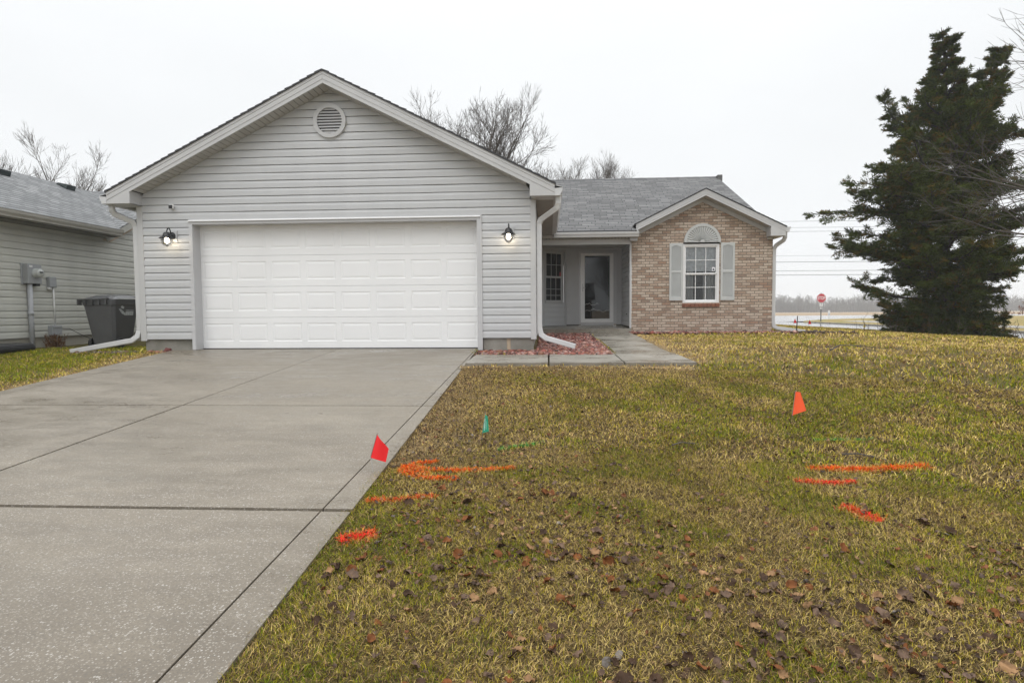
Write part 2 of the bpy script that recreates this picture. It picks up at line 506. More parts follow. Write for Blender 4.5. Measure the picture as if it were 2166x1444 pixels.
def lawn_z(x, y):
    ed = np.where(np.asarray(y) < .3, np.maximum(drive_l(y)-x, x-drive_r(y)), 1.0)
    ed = np.where(np.asarray(x) > 4.9, np.minimum(ed, np.hypot(np.maximum(0, np.abs(x-6.45)-1.6), np.maximum(0, np.abs(np.asarray(y)+1.27)-.63))), ed)
    am = sstep(0, .7, ed)
    z = lawn_base(x, y)-.012*(1-am)+am*((fbm(x, y, .9, 4)-.5)*.05+(fbm(x, y, 4, 7, 2)-.5)*.014)
    p = in_pave(x, y, -.07) | in_bed(x, y)
    return np.where(p, z-.07, z)

def grid(xs, ys, zf, name, mat, colf=None, **kw):
    X, Y = np.meshgrid(xs, ys); x = X.ravel(); y = Y.ravel(); z = zf(x, y)
    nx, ny = len(xs), len(ys)
    i = np.arange(nx*ny).reshape(ny, nx)
    q = np.stack([i[:-1, :-1], i[:-1, 1:], i[1:, 1:], i[1:, :-1]], -1).reshape(-1, 4)
    ob = arr_mesh(name, np.stack([x, y, z], 1), [q], None if colf is None else colf(x, y), mat, **kw)
    ob.data.polygons.foreach_set('use_smooth', [True]*len(q))
    return ob

# share of green / straw / bare at a lawn point: the patchiness of the winter turf
def turf(x, y):
    g = fbm(x, y, .55, 21, 4); f = fbm(x, y, 3.4, 33, 3)
    green = .12+.76*sstep(.36, .64, g*.28+f*.72)
    edge = 1.25*np.exp(-np.clip((x-drive_r(y)), 0, 9)/.5)*((y < -1.2) & (y > -6.2))*(x > 3)      # scalped strip beside the driveway
    edge = np.maximum(edge, np.exp(-np.abs(y+2.1)/.3)*((x > 4.8) & (x < 8)))
    edge = np.maximum(edge, .9*np.exp(-np.clip(drive_l(y)-x, 0, 9)/.16)*(x < 1)*(y > -4))
    edge = np.maximum(edge, .8*np.exp(-np.clip(x-8.05, 0, 9)/.5)*((y > -1.7) & (y < 4.5) & (x > 7.5)))
    edge = edge*sstep(.15, .5, fbm(x, y, 1.4, 61, 3)+.15)
    lush = np.exp(-np.clip((x-drive_r(y)), 0, 9)/.35)*(y < -6.6)*(x > 3)
    lush = np.maximum(lush, .75*sstep(-.3, -1.5, x))
    far = sstep(-3, 3, y)*sstep(5, 9, x)
    green = np.clip(green*(1-edge)+.55*lush-.25*far, 0, 1)
    straw = np.clip(edge+.5*far*fbm(x, y, .5, 71, 3)+.15, 0, 1)
    return green, straw
def ground_col(x, y):
    g, s = turf(x, y)
    n = fbm(x, y, 7, 41, 3)[:, None]
    thatch = np.array([.120, .086, .034])*(1-n)+np.array([.045, .030, .015])*n
    gr = np.array([.060, .070, .010]); st = np.array([.30, .22, .12])
    c = thatch*(1-.55*g[:, None])+gr*(.55*g[:, None])
    return c*(1-.6*s[:, None])+st*(.6*s[:, None])
TURF = m_attr('winter_turf', .9, .1, 30)
xs = np.unique(np.concatenate([np.linspace(-60, -6, 20), np.linspace(-6, 16, 221), np.linspace(16, 22.6, 34)]))
ys = np.unique(np.concatenate([np.linspace(-13, 7, 201), np.linspace(7, 46, 79)]))
tag(grid(xs, ys, lawn_z, 'lawn', TURF, ground_col), kind='structure')

# driveway: slabs between joints, one sheet with real grooves
def drive_z(y): return .06*np.minimum(y, 0)-.012+np.where(y > -.25, .0, 0)
mb = MB(); gap = MB()
ysl = [(-13, -6.937), (-6.900, -4.379), (-4.359, -1.738), (-1.727, .25)]
for a, b in ysl:
    for side in ((lambda y: float(drive_l(y)), lambda y: .10), (lambda y: .108, lambda y: 2.470-.005*(y < -4.3)), (lambda y: 2.480+.006*(y < -4.3), lambda y: 4.843), (lambda y: 4.853, lambda y: float(drive_r(y)))):
        n = 12
        for i in range(n):
            y0 = a+(b-a)*i/n; y1 = a+(b-a)*(i+1)/n
            x00, x01 = side[0](y0), side[1](y0); x10, x11 = side[0](y1), side[1](y1)
            if x01 <= x00 or x11 <= x10: continue
            m_ = 3
            for j in range(m_):
                f0, f1 = j/m_, (j+1)/m_
                mb.poly([(x00+(x01-x00)*f0, y0, drive_z(y0)), (x00+(x01-x00)*f1, y0, drive_z(y0)), (x10+(x11-x10)*f1, y1, drive_z(y1)), (x10+(x11-x10)*f0, y1, drive_z(y1))])
        # slab edges down into the joints
        for yy in (a, b):
            x0, x1 = side[0](yy), side[1](yy)
            if x1 > x0: mb.poly([(x0, yy, drive_z(yy)), (x1, yy, drive_z(yy)), (x1, yy, drive_z(yy)-.06), (x0, yy, drive_z(yy)-.06)])
        for q in (0, 1):
            if side[1](a) > side[0](a): mb.poly([(side[q](a), a, drive_z(a)), (side[q](b), b, drive_z(b)), (side[q](b), b, drive_z(b)-.08), (side[q](a), a, drive_z(a)-.08)])
tag(mb.build('driveway', DRIVE), kind='structure')
JOINT = simple('joint_dirt', (.05, .042, .03), .9, .4, (30, 30, 30))
gap.poly([(.0, -13, drive_z(-13)-.022), (5.0, -13, drive_z(-13)-.022), (4.8, .2, drive_z(0)-.022), (-.2, .2, drive_z(0)-.022)])
tag(gap.build('driveway_joints', JOINT), kind='structure')

# L-shaped walk to the porch
mb = MB()
def wslab(x0, x1, y0, y1, n=6):
    for i in range(n):
        a = y0+(y1-y0)*i/n; b = y0+(y1-y0)*(i+1)/n
        mb.poly([(x0, a, walk_z(a)), (x1, a, walk_z(a)), (x1, b, walk_z(b)), (x0, b, walk_z(b))])
    mb.poly([(x0, y0, walk_z(y0)), (x1, y0, walk_z(y0)), (x1, y0, walk_z(y0)-.1), (x0, y0, walk_z(y0)-.1)])
    mb.poly([(x0, y1, walk_z(y1)), (x1, y1, walk_z(y1)), (x1, y1, walk_z(y1)-.1), (x0, y1, walk_z(y1)-.1)])
    for x in (x0, x1): mb.poly([(x, y0, walk_z(y0)), (x, y1, walk_z(y1)), (x, y1, walk_z(y1)-.1), (x, y0, walk_z(y0)-.1)])
wslab(4.925, 6.05, -1.88, -.64); wslab(6.075, 7.075, -1.88, -.64)
wslab(7.095, 8.04, -1.88, -.64); wslab(7.07, 8.03, -.636, 2.2); wslab(7.07, 8.03, 2.212, 5.0)
tag(mb.build('front_walk', WALK), kind='structure')

# ---------------------------------------------------------------- streets and land beyond
ROADM = m_concrete('wet_asphalt', (.17, .17, .172), (.23, .23, .232), 0, (.05, .16))
ROADM.name = 'wet_asphalt'
def side_z(x): return np.interp(x, [22.3, 25, 27.8], [-.58, -.53, -.57])
tag(grid(np.linspace(22.2, 27.8, 8), np.linspace(-60, 47, 60), lambda x, y: side_z(x), 'side_street', ROADM), kind='structure')
def main_z(y): return np.interp(y, [47, 68], [-.56, -.27])
tag(grid(np.linspace(-120, 320, 60), np.linspace(47, 68, 8), lambda x, y: main_z(y), 'main_road', ROADM), kind='structure')
tag(grid(np.linspace(-40, 60, 30), np.linspace(-24, -13, 6), lambda x, y: -.86+0*x, 'front_street', ROADM), kind='structure')
VERGE = NB('winter_verge')
_n = VERGE.noise(VERGE.pos((.5, .5, .5)), 1.0, 5)
_f = VERGE.noise(VERGE.pos(), 14, 4, .7)
VERGE.color(VERGE.mix(.6, VERGE.ramp(_n, [(.32, (.24, .20, .07)), (.52, (.34, .26, .12)), (.7, (.19, .19, .05))]), VERGE.ramp(_f, [(.3, (.6, .6, .6)), (.7, (1.35, 1.35, 1.3))]), 'MULTIPLY'))
VERGE.rough(.95); VERGE.spec(.1); VERGE.bump(_f, .8, .05)
# verge on the far side of the side street, rounded at the corner where the stop sign stands
mb = MB()
def vz(x): return float(np.interp(x, [27.8, 28.2, 29.5, 32, 44, 60, 130], [-.55, -.49, -.45, -.34, -.20, -.02, .05]))
R_ = 4.5
xs_ = [27.85, 28.1, 28.5, 29.2, 30.0, 31.2, 33, 37, 44, 60, 90, 140]
for i in range(len(xs_)-1):
    a, b = xs_[i], xs_[i+1]
    ea = 46.5-(R_-math.sqrt(max(0, R_*R_-max(0, 27.85+R_-a)**2))); eb = 46.5-(R_-math.sqrt(max(0, R_*R_-max(0, 27.85+R_-b)**2)))
    n = 26
    for j in range(n):
        f0, f1 = j/n, (j+1)/n
        y = lambda e, f: -60+(e+60)*f
        mb.poly([(a, y(ea, f0), vz(a)), (b, y(eb, f0), vz(b)), (b, y(eb, f1), vz(b)), (a, y(ea, f1), vz(a))])
    mb.poly([(a, ea, vz(a)), (b, eb, vz(b)), (b, eb, vz(b)-.2), (a, ea, vz(a)-.2)])
tag(mb.build('verge', VERGE.m), kind='structure')
mb = MB()
mb.poly([(27.7, -60, -.545), (27.85, -60, -.545), (27.85, 42, -.545), (27.7, 42, -.545)]); mb.box(27.85, 28.0, -60, 42, -.7, -.478)
tag(mb.build('kerb', WALK), kind='structure')
mb = MB(); mb.prism([(-60, 29.7), (40, 29.7), (40, 31.0), (-60, 31.0)], 0, .012, lambda a, b, d: (b, a, vz(b)+d))
tag(mb.build('pavement', WALK), kind='structure')
FIELD = NB('bare_field')
_n = FIELD.noise(FIELD.pos((.03, .15, .1)), 1.0, 5)
FIELD.color(FIELD.ramp(_n, [(.3, (.30, .225, .15)), (.7, (.40, .31, .21))])); FIELD.rough(1); FIELD.spec(.05)
def field_z(x, y): return np.interp(y, [67.9, 330, 420], [-.27, -1.6, -2.0])
tag(grid(np.linspace(-250, 420, 40), np.linspace(68, 420, 30), field_z, 'field', FIELD.m), kind='structure')
mb = MB(); mb.poly([(-1500, -1500, -2.2), (1500, -1500, -2.2), (1500, 1500, -2.2), (-1500, 1500, -2.2)])
tag(mb.build('ground', FIELD.m), kind='structure')

# ---------------------------------------------------------------- the house
GX0, GX1, GC, GPK, GS = -.985, 5.858, 2.436, 4.329, .503
house = thing('house', 'grey sided one storey house with a wide white garage door and a brick gable wing', 'house', (GC, 0, 0))
EXP = .1276
def siding(mb, z0, n, spans, P, e=EXP):
    """courses of lap siding with an open shadow groove; spans(z0,z1) -> [(s0a,s1a,s0b,s1b)]; P(s,out,z)"""
    for k in range(n):
        a = z0+k*e; b = a+e
        for s0a, s1a, s0b, s1b in spans(a, b):
            t = lambda z: (z-a)/e
            prof = [(-.012, a), (.016, a), (.0145, a+.60*e), (.004, a+e-.0105), (-.012, a+e-.0105), (-.012, a+e)]
            base = len(mb.v); m_ = max(1, int((s1a-s0a)/.45))       # vinyl is never dead flat: a millimetre or two of waviness
            wv = [0 if j in (0, m_) else random.gauss(0, .0012) for j in range(m_+1)]; wz = [random.gauss(0, .0009) for j in range(m_+1)]
            for out, z in prof:
                f = t(z)
                for j in range(m_+1):
                    g = j/m_; l0 = s0a+(s0b-s0a)*f; l1 = s1a+(s1b-s1a)*f
                    mb.v.append(tuple(P(l0+(l1-l0)*g, out+wv[j]*(out > 0), z+wz[j])))
            for i in range(len(prof)-1):
                for j in range(m_):
                    q = base+(m_+1)*i+j
                    mb.f.append((q, q+1, q+m_+2, q+m_+1))
PF = lambda s, o, z: (s, -o, z)
def gspan(a, b):
    r = []
    half = lambda z: max(.0, min(3.33, (GPK+.03-z)/GS))
    la, lb = GC-half(a), GC-half(b); ra, rb = GC+half(a), GC+half(b)
    if a < 2.20: return [(-.885, -.064, -.885, -.064), (4.962, 5.77, 4.962, 5.77)]
    if b < 2.6: return [(-.885, 5.77, -.885, 5.77)]
    return [(la, ra, lb, rb)]
mb = MB(); siding(mb, .175, 33, gspan, PF)
wall = mb.build('garage_wall', SID, house)
# side walls of the garage and backing
mb = MB()
siding(mb, .175, 18, lambda a, b: [(0.02, 6.36, 0.02, 6.36)], lambda s, o, z: (5.84+o, s, z))
mb.build('side_wall', SID, house); mb = MB()
siding(mb, .175, 18, lambda a, b: [(0.02, 9, 0.02, 9)], lambda s, o, z: (-.967-o, s, z))
mb.build('side_wall', SID, house)
mb = MB()
for x0, x1 in ((GX0, -.882), (5.767, GX1)):
    mb.box(x0, x1, -.024, 0.03, .146, 2.452)
    xx = GX0 if x0 < 0 else GX1
    mb.box(xx-.004 if x0 < 0 else xx-.012, xx+.012 if x0 < 0 else xx+.004, 0.03, .10, .146, 2.452)
    if x0 < 0: mb.build('corner_trim', TRIM, house, bevel=.004); mb = MB()
mb.build('corner_trim', TRIM, house, bevel=.004)
mb = MB(); mb.box(-.935, -.068, .03, .25, -.25, .168); mb.box(-.93, -.7, .25, 9, -.25, .168); mb.build('foundation', FOUND, house)
mb = MB(); mb.box(4.966, 5.81, .03, .25, -.25, .168); mb.box(5.6, 5.80, .25, 6.4, -.2, .168); mb.build('foundation', FOUND, house)
mb = MB(); mb.box(5.365, 5.425, .022, .03, -.02, .165); mb.build('bare_post', simple('weathered_lumber', (.45, .36, .26), .85, .35, (8, 8, 3)), house)

# gable vent: ring, louvres
vent = MB()
cx, cz = GC, 3.80
n = 48
def ring(mb, r0, r1, y0, y1):
    for i in range(n):
        a, b = 2*PI*i/n, 2*PI*(i+1)/n
        p = lambda r, t, y: (cx+r*math.cos(t), y, cz+r*math.sin(t))
        mb.poly([p(r0, a, y0), p(r1, a, y0), p(r1, b, y0), p(r0, b, y0)])
        mb.poly([p(r1, a, y0), p(r1, a, y1), p(r1, b, y1), p(r1, b, y0)])
        mb.poly([p(r0, a, y0), p(r0, b, y0), p(r0, b, y1), p(r0, a, y1)])
ring(vent, .213, .278, -.055, 0)
gv = vent.build('gable_vent', TRIM, house)
mb = MB()
for i in range(9):
    z = cz-.213+.0473*(i+.5)
    h = math.sqrt(max(.001, .213**2-(z-cz)**2))
    mb.poly([(cx-h, -.047, z-.012), (cx+h, -.047, z-.012), (cx+h, -.020, z+.021), (cx-h, -.020, z+.021)])
    mb.poly([(cx-h, -.047, z-.012), (cx-h, -.040, z-.016), (cx+h, -.040, z-.016), (cx+h, -.047, z-.012)])
mb.build('louvre', TRIM, gv)
mb = MB(); mb.lathe([(0, 0), (.215, 0)], (cx, -.018, cz), (0, -1, 0), 40); mb.build('vent_screen', simple('vent_dark', (.06, .06, .07), .8), gv)

# garage door trim
mb = MB()
mb.box(-.066, 0, -.026, .0, -.01, 2.218); mb.box(4.88, 4.963, -.026, .0, -.03, 2.218)
mb.box(0, 4.88, -.026, 0, 2.132, 2.218)
mb.box(-.03, 0.0, 0.0, .26, -.01, 2.16); mb.box(4.88, 4.91, 0.0, .26, -.01, 2.16); mb.box(0, 4.88, 0.0, .26, 2.132, 2.16)
mb.box(-.012, .0, -.029, -.026, 0, 2.135); mb.box(4.88, 4.893, -.029, -.026, 0, 2.135); mb.box(4.935, 4.963, -.034, -.026, 0, 2.218)
mb.build('door_trim', JAMB, house, bevel=.003)
mb = MB(); mb.prism([(-.026, 2.205), (-.05, 2.188), (-.05, 2.178), (-.026, 2.180)], -.066, 4.94, lambda a, b, d: (d, a, b)); mb.build('drip_cap', VINYL, house)
# garage door: four sections of eight raised panels
gd = empty('garage_door', (2.44, .2, 0), house); gd.location = Vector((2.44, .2, 0))-wloc(house)
sh = 2.145/4
for r in range(4):
    mb = MB(); Y0 = .20
    z0, z1 = .004+r*sh, .004+(r+1)*sh-.004
    px = 4.90/8
    us = [-.01]; 
    zz0, zz1 = z0+.118, z1-.098
    # face with panel holes: build a grid
    for c in range(8):
        xa = -.01+c*px; xb = xa+px
        pa, pb = xa+.047, xb-.047
        for q in ([(xa, z0), (xb, z0), (pb, zz0), (pa, zz0)], [(xb, z0), (xb, z1), (pb, zz1), (pb, zz0)], [(xb, z1), (xa, z1), (pa, zz1), (pb, zz1)], [(xa, z1), (xa, z0), (pa, zz0), (pa, zz1)]):
            mb.poly([(x, Y0, z) for x, z in q])
        def rect(i, d): return [(pa+i, Y0+d, zz0+i), (pb-i, Y0+d, zz0+i), (pb-i, Y0+d, zz1-i), (pa+i, Y0+d, zz1-i)]
        rings = [rect(0, 0), rect(.009, .0050), rect(.026, .0050), rect(.050, .001)]
        for A, B in zip(rings, rings[1:]):
            for i in range(4):
                j = (i+1) % 4
                mb.poly([A[i], A[j], B[j], B[i]])
        mb.poly(rings[-1])
    mb.poly([(-.01, Y0, z0), (4.89, Y0, z0), (4.89, Y0+.03, z0+.006), (-.01, Y0+.03, z0+.006)])
    mb.poly([(-.01, Y0, z1), (4.89, Y0, z1), (4.89, Y0+.03, z1+.006), (-.01, Y0+.03, z1+.006)])
    mb.build('door_section', WHITE, gd)
mb = MB(); mb.box(-.03, 4.92, .232, .26, -.01, 2.16); mb.box(0.0, 4.88, .192, .23, -.012, .004); mb.build('door_seal', BLKPL, gd)

# rakes, soffits, roof of the garage gable
YO = -.32
FX0, FX1 = -1.283, 6.170
ztop = lambda x: 4.505-abs(x-GC)*GS
PY = lambda a, b, d: (a, d, b)
def rake(nm, sgn):
    e = FX0 if sgn < 0 else FX1
    ib = -.885 if sgn < 0 else 5.77
    mb = MB()
    pts = [(GC, ztop(GC)), (GC, ztop(GC)-.192), (ib, ztop(ib)-.192), (ib, 2.452), (e, 2.452), (e, ztop(e))]
    mb.prism(pts, YO, YO+.022, PY)
    # upper drip strip and step line
    off = .010
    up_ = [(GC, ztop(GC)+.004), (GC, ztop(GC)-.048), (e, ztop(e)-.048), (e, ztop(e)+.004)]
    mb.prism(up_, YO-.012, YO, PY)
    mid = [(GC, ztop(GC)-.048), (GC, ztop(GC)-.128), (e, ztop(e)-.128), (e, ztop(e)-.048)]
    mb.prism(mid, YO-.006, YO, PY)
    # box return
    if sgn < 0: mb.box(ib-.02, ib, YO+.022, 0.02, 2.452, ztop(ib)-.16); mb.box(e, ib, YO+.022, .06, 2.452, 2.464); mb.box(e, e+.02, YO+.022, 9, 2.46, ztop(e))
    else: mb.box(ib, ib+.02, YO+.022, 0.02, 2.452, ztop(ib)-.16); mb.box(ib, e, YO+.022, .06, 2.452, 2.464); mb.box(e-.02, e, YO+.022, 4.7, 2.46, ztop(e))
    return mb.build(nm, TRIM, house, bevel=.003)
rake('rake_fascia', -1); rake('rake_fascia', 1)
mb = MB(); bk = MB()
L_ = math.hypot(1, GS)
for sgn in (-1, 1):
    d = Vector((sgn, 0, -GS)).normalized()
    ln = 3.34*L_; pit = .094; k = int(ln/pit)
    for i in range(k):
        c = Vector((GC, -.148, ztop(GC)-.190))+d*(pit*(i+.5))
        m = Matrix.Translation(c) @ Matrix(((d.x, 0, d.z*-1, 0), (0, 1, 0, 0), (d.z, 0, d.x, 0), (0, 0, 0, 1)))
        mb.obox(m, pit/2-.0045, .150, .004)
    a = Vector((GC, 0, ztop(GC)-.172)); b = a+d*ln
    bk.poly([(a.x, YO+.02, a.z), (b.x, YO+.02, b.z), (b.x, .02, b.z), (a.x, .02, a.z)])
sf = mb.build('soffit', SOFF, house)
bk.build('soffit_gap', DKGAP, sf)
ES = simple('brown_grey_soffit', (.27, .25, .225), .6, .08)
mb = MB(); mb.box(-1.27, -.98, .06, 9, 2.455, 2.463); mb.build('eave_soffit', ES, house)
mb = MB(); mb.box(5.86, 6.155, .06, 4.9, 2.455, 2.463); mb.build('eave_soffit', ES, house)
def slope_slab(mb, p0, p1, y0, y1, t):
    (x0, z0), (x1, z1) = p0, p1
    mb.prism([(x0, z0), (x1, z1), (x1, z1-t), (x0, z0-t)], y0, y1, PY)
uvx = lambda cx_: (lambda x, y, z: (y, np.abs(x-cx_)*-1.118+20))
mb = MB()
for sgn, e in ((-1, FX0-.02), (1, FX1+.02)):
    slope_slab(mb, (GC, 4.527), (e, 4.527-abs(e-GC)*GS), YO-.018, 9.2, .018)
rf = mb.build('garage_roof', ROOF, house, uv=uvx(GC))
mb = MB()
rr = random.Random(5)
for sgn, e in ((-1, FX0-.02), (1, FX1+.02)):      # ragged front edge of the shingle courses
    k = 30
    for i in range(k):
        x0 = GC+(e-GC)*i/k; x1 = GC+(e-GC)*(i+.97)/k
        z0 = 4.529-abs(x0-GC)*GS; z1 = 4.529-abs(x1-GC)*GS; lift = .012+.007*rr.random()
        mb.prism([(x0, z0+.002), (x1, z1+lift), (x1, z1-.022), (x0, z0-.022)], YO-.026-.006*rr.random(), YO-.0185, PY)
mb.build('shingle_edge', SHEDGE, rf)
# gutters
def gutter(nm, P, length, mat=GUT, drop=.0):
    """K-style gutter; P(a,b,d): a outwards from the fascia, b up from the bottom, d along"""
    mb = MB()
    out = [(0, .115), (0, 0), (.085, 0), (.092, .03), (.118, .075), (.122, .112), (.128, .122), (.118, .124)]
    inn = [(.112, .112), (.086, .034), (.080, .006), (.006, .006), (.006, .115)]
    pts = out+inn
    base = len(mb.v)
    for d in (0, length):
        mb.v += [tuple(P(a, b, d)) for a, b in pts]
    k = len(pts)
    for i in range(k):
        j = (i+1) % k
        mb.f.append((base+i, base+j, base+k+j, base+k+i))
    g = mb.build(nm, mat, house if mat is GUT else nb)
    for d in (0.0, length-.004): e = MB(); e.prism(out[:7], d-.001, d+.005, P); e.build('end_cap', mat, g)
    return g
gutter('gutter', lambda a, b, d: (FX1+a, YO+d, 2.452+b+.002*d), 4.9)
gutter('gutter', lambda a, b, d: (FX0-a, YO+d, 2.452+b), 9.0)
mb = MB()
mb.prism([(FX1+.005, 2.62), (FX1+.124, 2.585), (FX1+.124, 2.580), (FX1+.005, 2.612)], YO+.002, 4.4, PY)
mb.build('gutter_guard', GUT, house); mb = MB()
mb.prism([(FX0-.005, 2.62), (FX0-.124, 2.585), (FX0-.124, 2.580), (FX0-.005, 2.612)], YO+.002, 8.5, PY)
mb.build('gutter_guard', GUT, house)
# downspouts
def pipe(nm, pts, side, seams=(), strap=None, mat=GUT):
    mb = MB(); mb.rsweep(pts, .066, .086, side)
    p = mb.build(nm, mat, house)
    for q in seams: s = MB(); s.rsweep([(q[0], q[1], q[2]-.006), (q[0], q[1], q[2]+.006)], .072, .092, side); s.build('pipe_seam', mat, p)
    return p
pipe('downspout', [(-1.315, -.16, 2.46), (-1.315, -.16, 2.37), (-1.29, -.13, 2.31), (-1.06, .005, 2.19), (-1.03, .02, 2.13), (-1.03, .02, .33), (-1.06, .0, .22), (-1.15, -.02, .155), (-2.20, -.10, -.03)], (0, 1, 0), [(-1.03, .02, .52), (-1.03, .02, .35)])
pipe('downspout', [(6.225, -.20, 2.455), (6.225, -.20, 2.35), (6.205, -.17, 2.28), (5.945, .03, 2.13), (5.912, .05, 2.06), (5.912, .05, .34), (5.94, .04, .22), (6.02, .02, .165), (6.50, -.10, .03)], (0, 1, 0), [(5.912, .05, 1.80), (5.912, .05, .62)])

# ---------------------------------------------------------------- brick wing
BX0, BX1, BY, BC = 8.125, 11.537, 5.11, 9.842
bz = lambda x: 3.30-abs(x-BC)*.493
WX0, WX1, WZ0, WZ1 = 9.372, 10.266, .785, 2.252
uvb = lambda x, y, z: (x+y, z+.02)
mb = MB()
f = lambda pts: mb.poly([(x, BY, z) for x, z in pts])
f([(BX0, -.1), (WX0, -.1), (WX0, WZ0), (WX0, WZ1), (WX0, bz(WX0)), (BX0, bz(BX0))])
f([(WX1, -.1), (BX1, -.1), (BX1, bz(BX1)), (WX1, bz(WX1)), (WX1, WZ1), (WX1, WZ0)])
f([(WX0, -.1), (WX1, -.1), (WX1, WZ0), (WX0, WZ0)])
f([(WX0, WZ1), (WX1, WZ1), (WX1, bz(WX1)), (BC, bz(BC)), (WX0, bz(WX0))])
for x in (WX0, WX1): mb.poly([(x, BY, WZ0), (x, BY+.1, WZ0), (x, BY+.1, WZ1), (x, BY, WZ1)])
for z in (WZ0, WZ1): mb.poly([(WX0, BY, z), (WX1, BY, z), (WX1, BY+.1, z), (WX0, BY+.1, z)])
mb.poly([(BX1, BY, -.1), (BX1, BY+1.2, -.1), (BX1, BY+1.2, 2.5), (BX1, BY, 2.5)])
mb.build('brick_wall', BRICK, house, uv=uvb)
mb = MB(); siding(mb, .175, 18, lambda a, b: [(BY+1.2, 14, BY+1.2, 14)], lambda s, o, z: (BX1-.02+o, s, z)); mb.build('side_wall', SID, house)

# window of the brick wing
def sash_window(nm, x0, x1, z0, z1, zr, P, parent, mat, fr=.052, cols=3, mun=.016, glass=GLASS, lower=.0):
    """double-hung window: frame, two sashes with grilles and panes. P(x,depth,z)"""
    mb = MB()
    def bar(a0, a1, b0, b1, d0, d1):
        c = [P(a0, d0, b0), P(a1, d0, b0), P(a1, d1, b0), P(a0, d1, b0), P(a0, d0, b1), P(a1, d0, b1), P(a1, d1, b1), P(a0, d1, b1)]
        n_ = len(mb.v); mb.v += [tuple(q) for q in c]
        mb.f.extend([tuple(n_+i for i in q) for q in ((0,3,2,1),(4,5,6,7),(0,1,5,4),(1,2,6,5),(2,3,7,6),(3,0,4,7))])
    bar(x0, x0+fr, z0, z1, -.01, .06); bar(x1-fr, x1, z0, z1, -.01, .06)
    bar(x0+fr, x1-fr, z1-fr, z1, -.01, .06); bar(x0+fr, x1-fr, z0, z0+fr*.8, -.01, .06)
    w = mb.build(nm, mat, parent, bevel=.003)
    for (a, b, dep) in ((zr, z1-fr, .012), (z0+fr*.8, zr+.012, .032)):
        mb = MB(); s_ = .028
        bar(x0+fr, x0+fr+s_, a, b, dep, dep+.025); bar(x1-fr-s_, x1-fr, a, b, dep, dep+.025)
        bar(x0+fr+s_, x1-fr-s_, b-s_, b, dep, dep+.025); bar(x0+fr+s_, x1-fr-s_, a, a+s_*1.2, dep, dep+.025)
        xa, xb, za, zb = x0+fr+s_, x1-fr-s_, a+s_*1.2, b-s_
        for i in range(1, cols):
            x = xa+(xb-xa)*i/cols; bar(x-mun/2, x+mun/2, za, zb, dep+.008, dep+.016)
        z = (za+zb)/2
        for i in range(cols):
            q0 = xa+(xb-xa)*i/cols+(mun/2 if i else 0); q1 = xa+(xb-xa)*(i+1)/cols-(mun/2 if i < cols-1 else 0)
            bar(q0, q1, z-mun/2, z+mun/2, dep+.008, dep+.016)
        sh_ = mb.build('sash', mat, w)
        mb = MB(); mb.poly([P(xa, dep+.020, za), P(xb, dep+.020, za), P(xb, dep+.020, zb), P(xa, dep+.020, zb)]); mb.build('pane', glass, w)
    return w
PW = lambda x, d, z: (x, BY+.02+d, z)
win = sash_window('window', WX0+.003, WX1-.003, WZ0+.003, WZ1-.022, 1.49, PW, house, VINYL)
mb = MB()                                            # curtains, shade and the room behind
def curtain(mb, x0, x1, z0, z1, y, amp=.012, waves=5, top=1.0):
    n_ = 48
    for i in range(n_):
        a, b = i/n_, (i+1)/n_
        pa, pb = (x0+(x1-x0)*a, y+amp*math.sin(a*waves*2*PI)), (x0+(x1-x0)*b, y+amp*math.sin(b*waves*2*PI))
        mb.poly([(pa[0], pa[1], z0), (pb[0], pb[1], z0), (pb[0], pb[1], z1), (pa[0], pa[1], z1)])
curtain(mb, WX0+.04, WX0+.295, WZ0+.02, 1.62, BY+.16, .014, 4)
mb.build('curtain', CURT, win); mb = MB()
curtain(mb, WX1-.36, WX1-.04, WZ0+.02, 1.62, BY+.17, .012, 5)
mb.build('curtain', CURT, win)
mb = MB()
rr = random.Random(3)
nx_, nz_ = 26, 22
hh = [[BY+.105+.010*rr.random()+.006*math.sin(i*.9+j*.6) for j in range(nz_+1)] for i in range(nx_+1)]
for i in range(nx_):
    for j in range(nz_):
        g = lambda i, j: (WX0+.03+(WX1-WX0-.06)*i/nx_, hh[i][j], 1.565+.006*math.sin(i*.8)*(j == 0)+(WZ1-1.565)*j/nz_)
        mb.poly([g(i, j), g(i+1, j), g(i+1, j+1), g(i, j+1)])
mb.build('window_shade', BLIND, win, smooth=True)
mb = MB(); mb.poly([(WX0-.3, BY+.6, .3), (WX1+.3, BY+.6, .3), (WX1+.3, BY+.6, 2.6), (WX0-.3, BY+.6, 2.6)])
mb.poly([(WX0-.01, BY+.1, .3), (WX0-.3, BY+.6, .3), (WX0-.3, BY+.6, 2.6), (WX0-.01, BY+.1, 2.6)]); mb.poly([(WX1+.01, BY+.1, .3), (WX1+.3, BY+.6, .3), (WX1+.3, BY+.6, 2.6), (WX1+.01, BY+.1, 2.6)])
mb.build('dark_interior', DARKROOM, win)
mb = MB(); mb.box(10.085, 10.165, BY+.028, BY+.030, 1.565, 1.66)
stk = mb.build('sticker', simple('sticker_white', (.75, .75, .77), .5, .02), win)
mb = MB(); Ps = lambda a, b, d: (a, d, b)
mb.prism([(10.10, 1.605), (10.125, 1.63), (10.15, 1.605), (10.145, 1.602), (10.145, 1.585), (10.135, 1.578), (10.115, 1.578), (10.105, 1.585), (10.105, 1.602)], BY+.0265, BY+.0278, Ps)
mb.build('house_mark', simple('sticker_grey', (.10, .10, .13), .5, .02), stk)
mb = MB()
k = 9
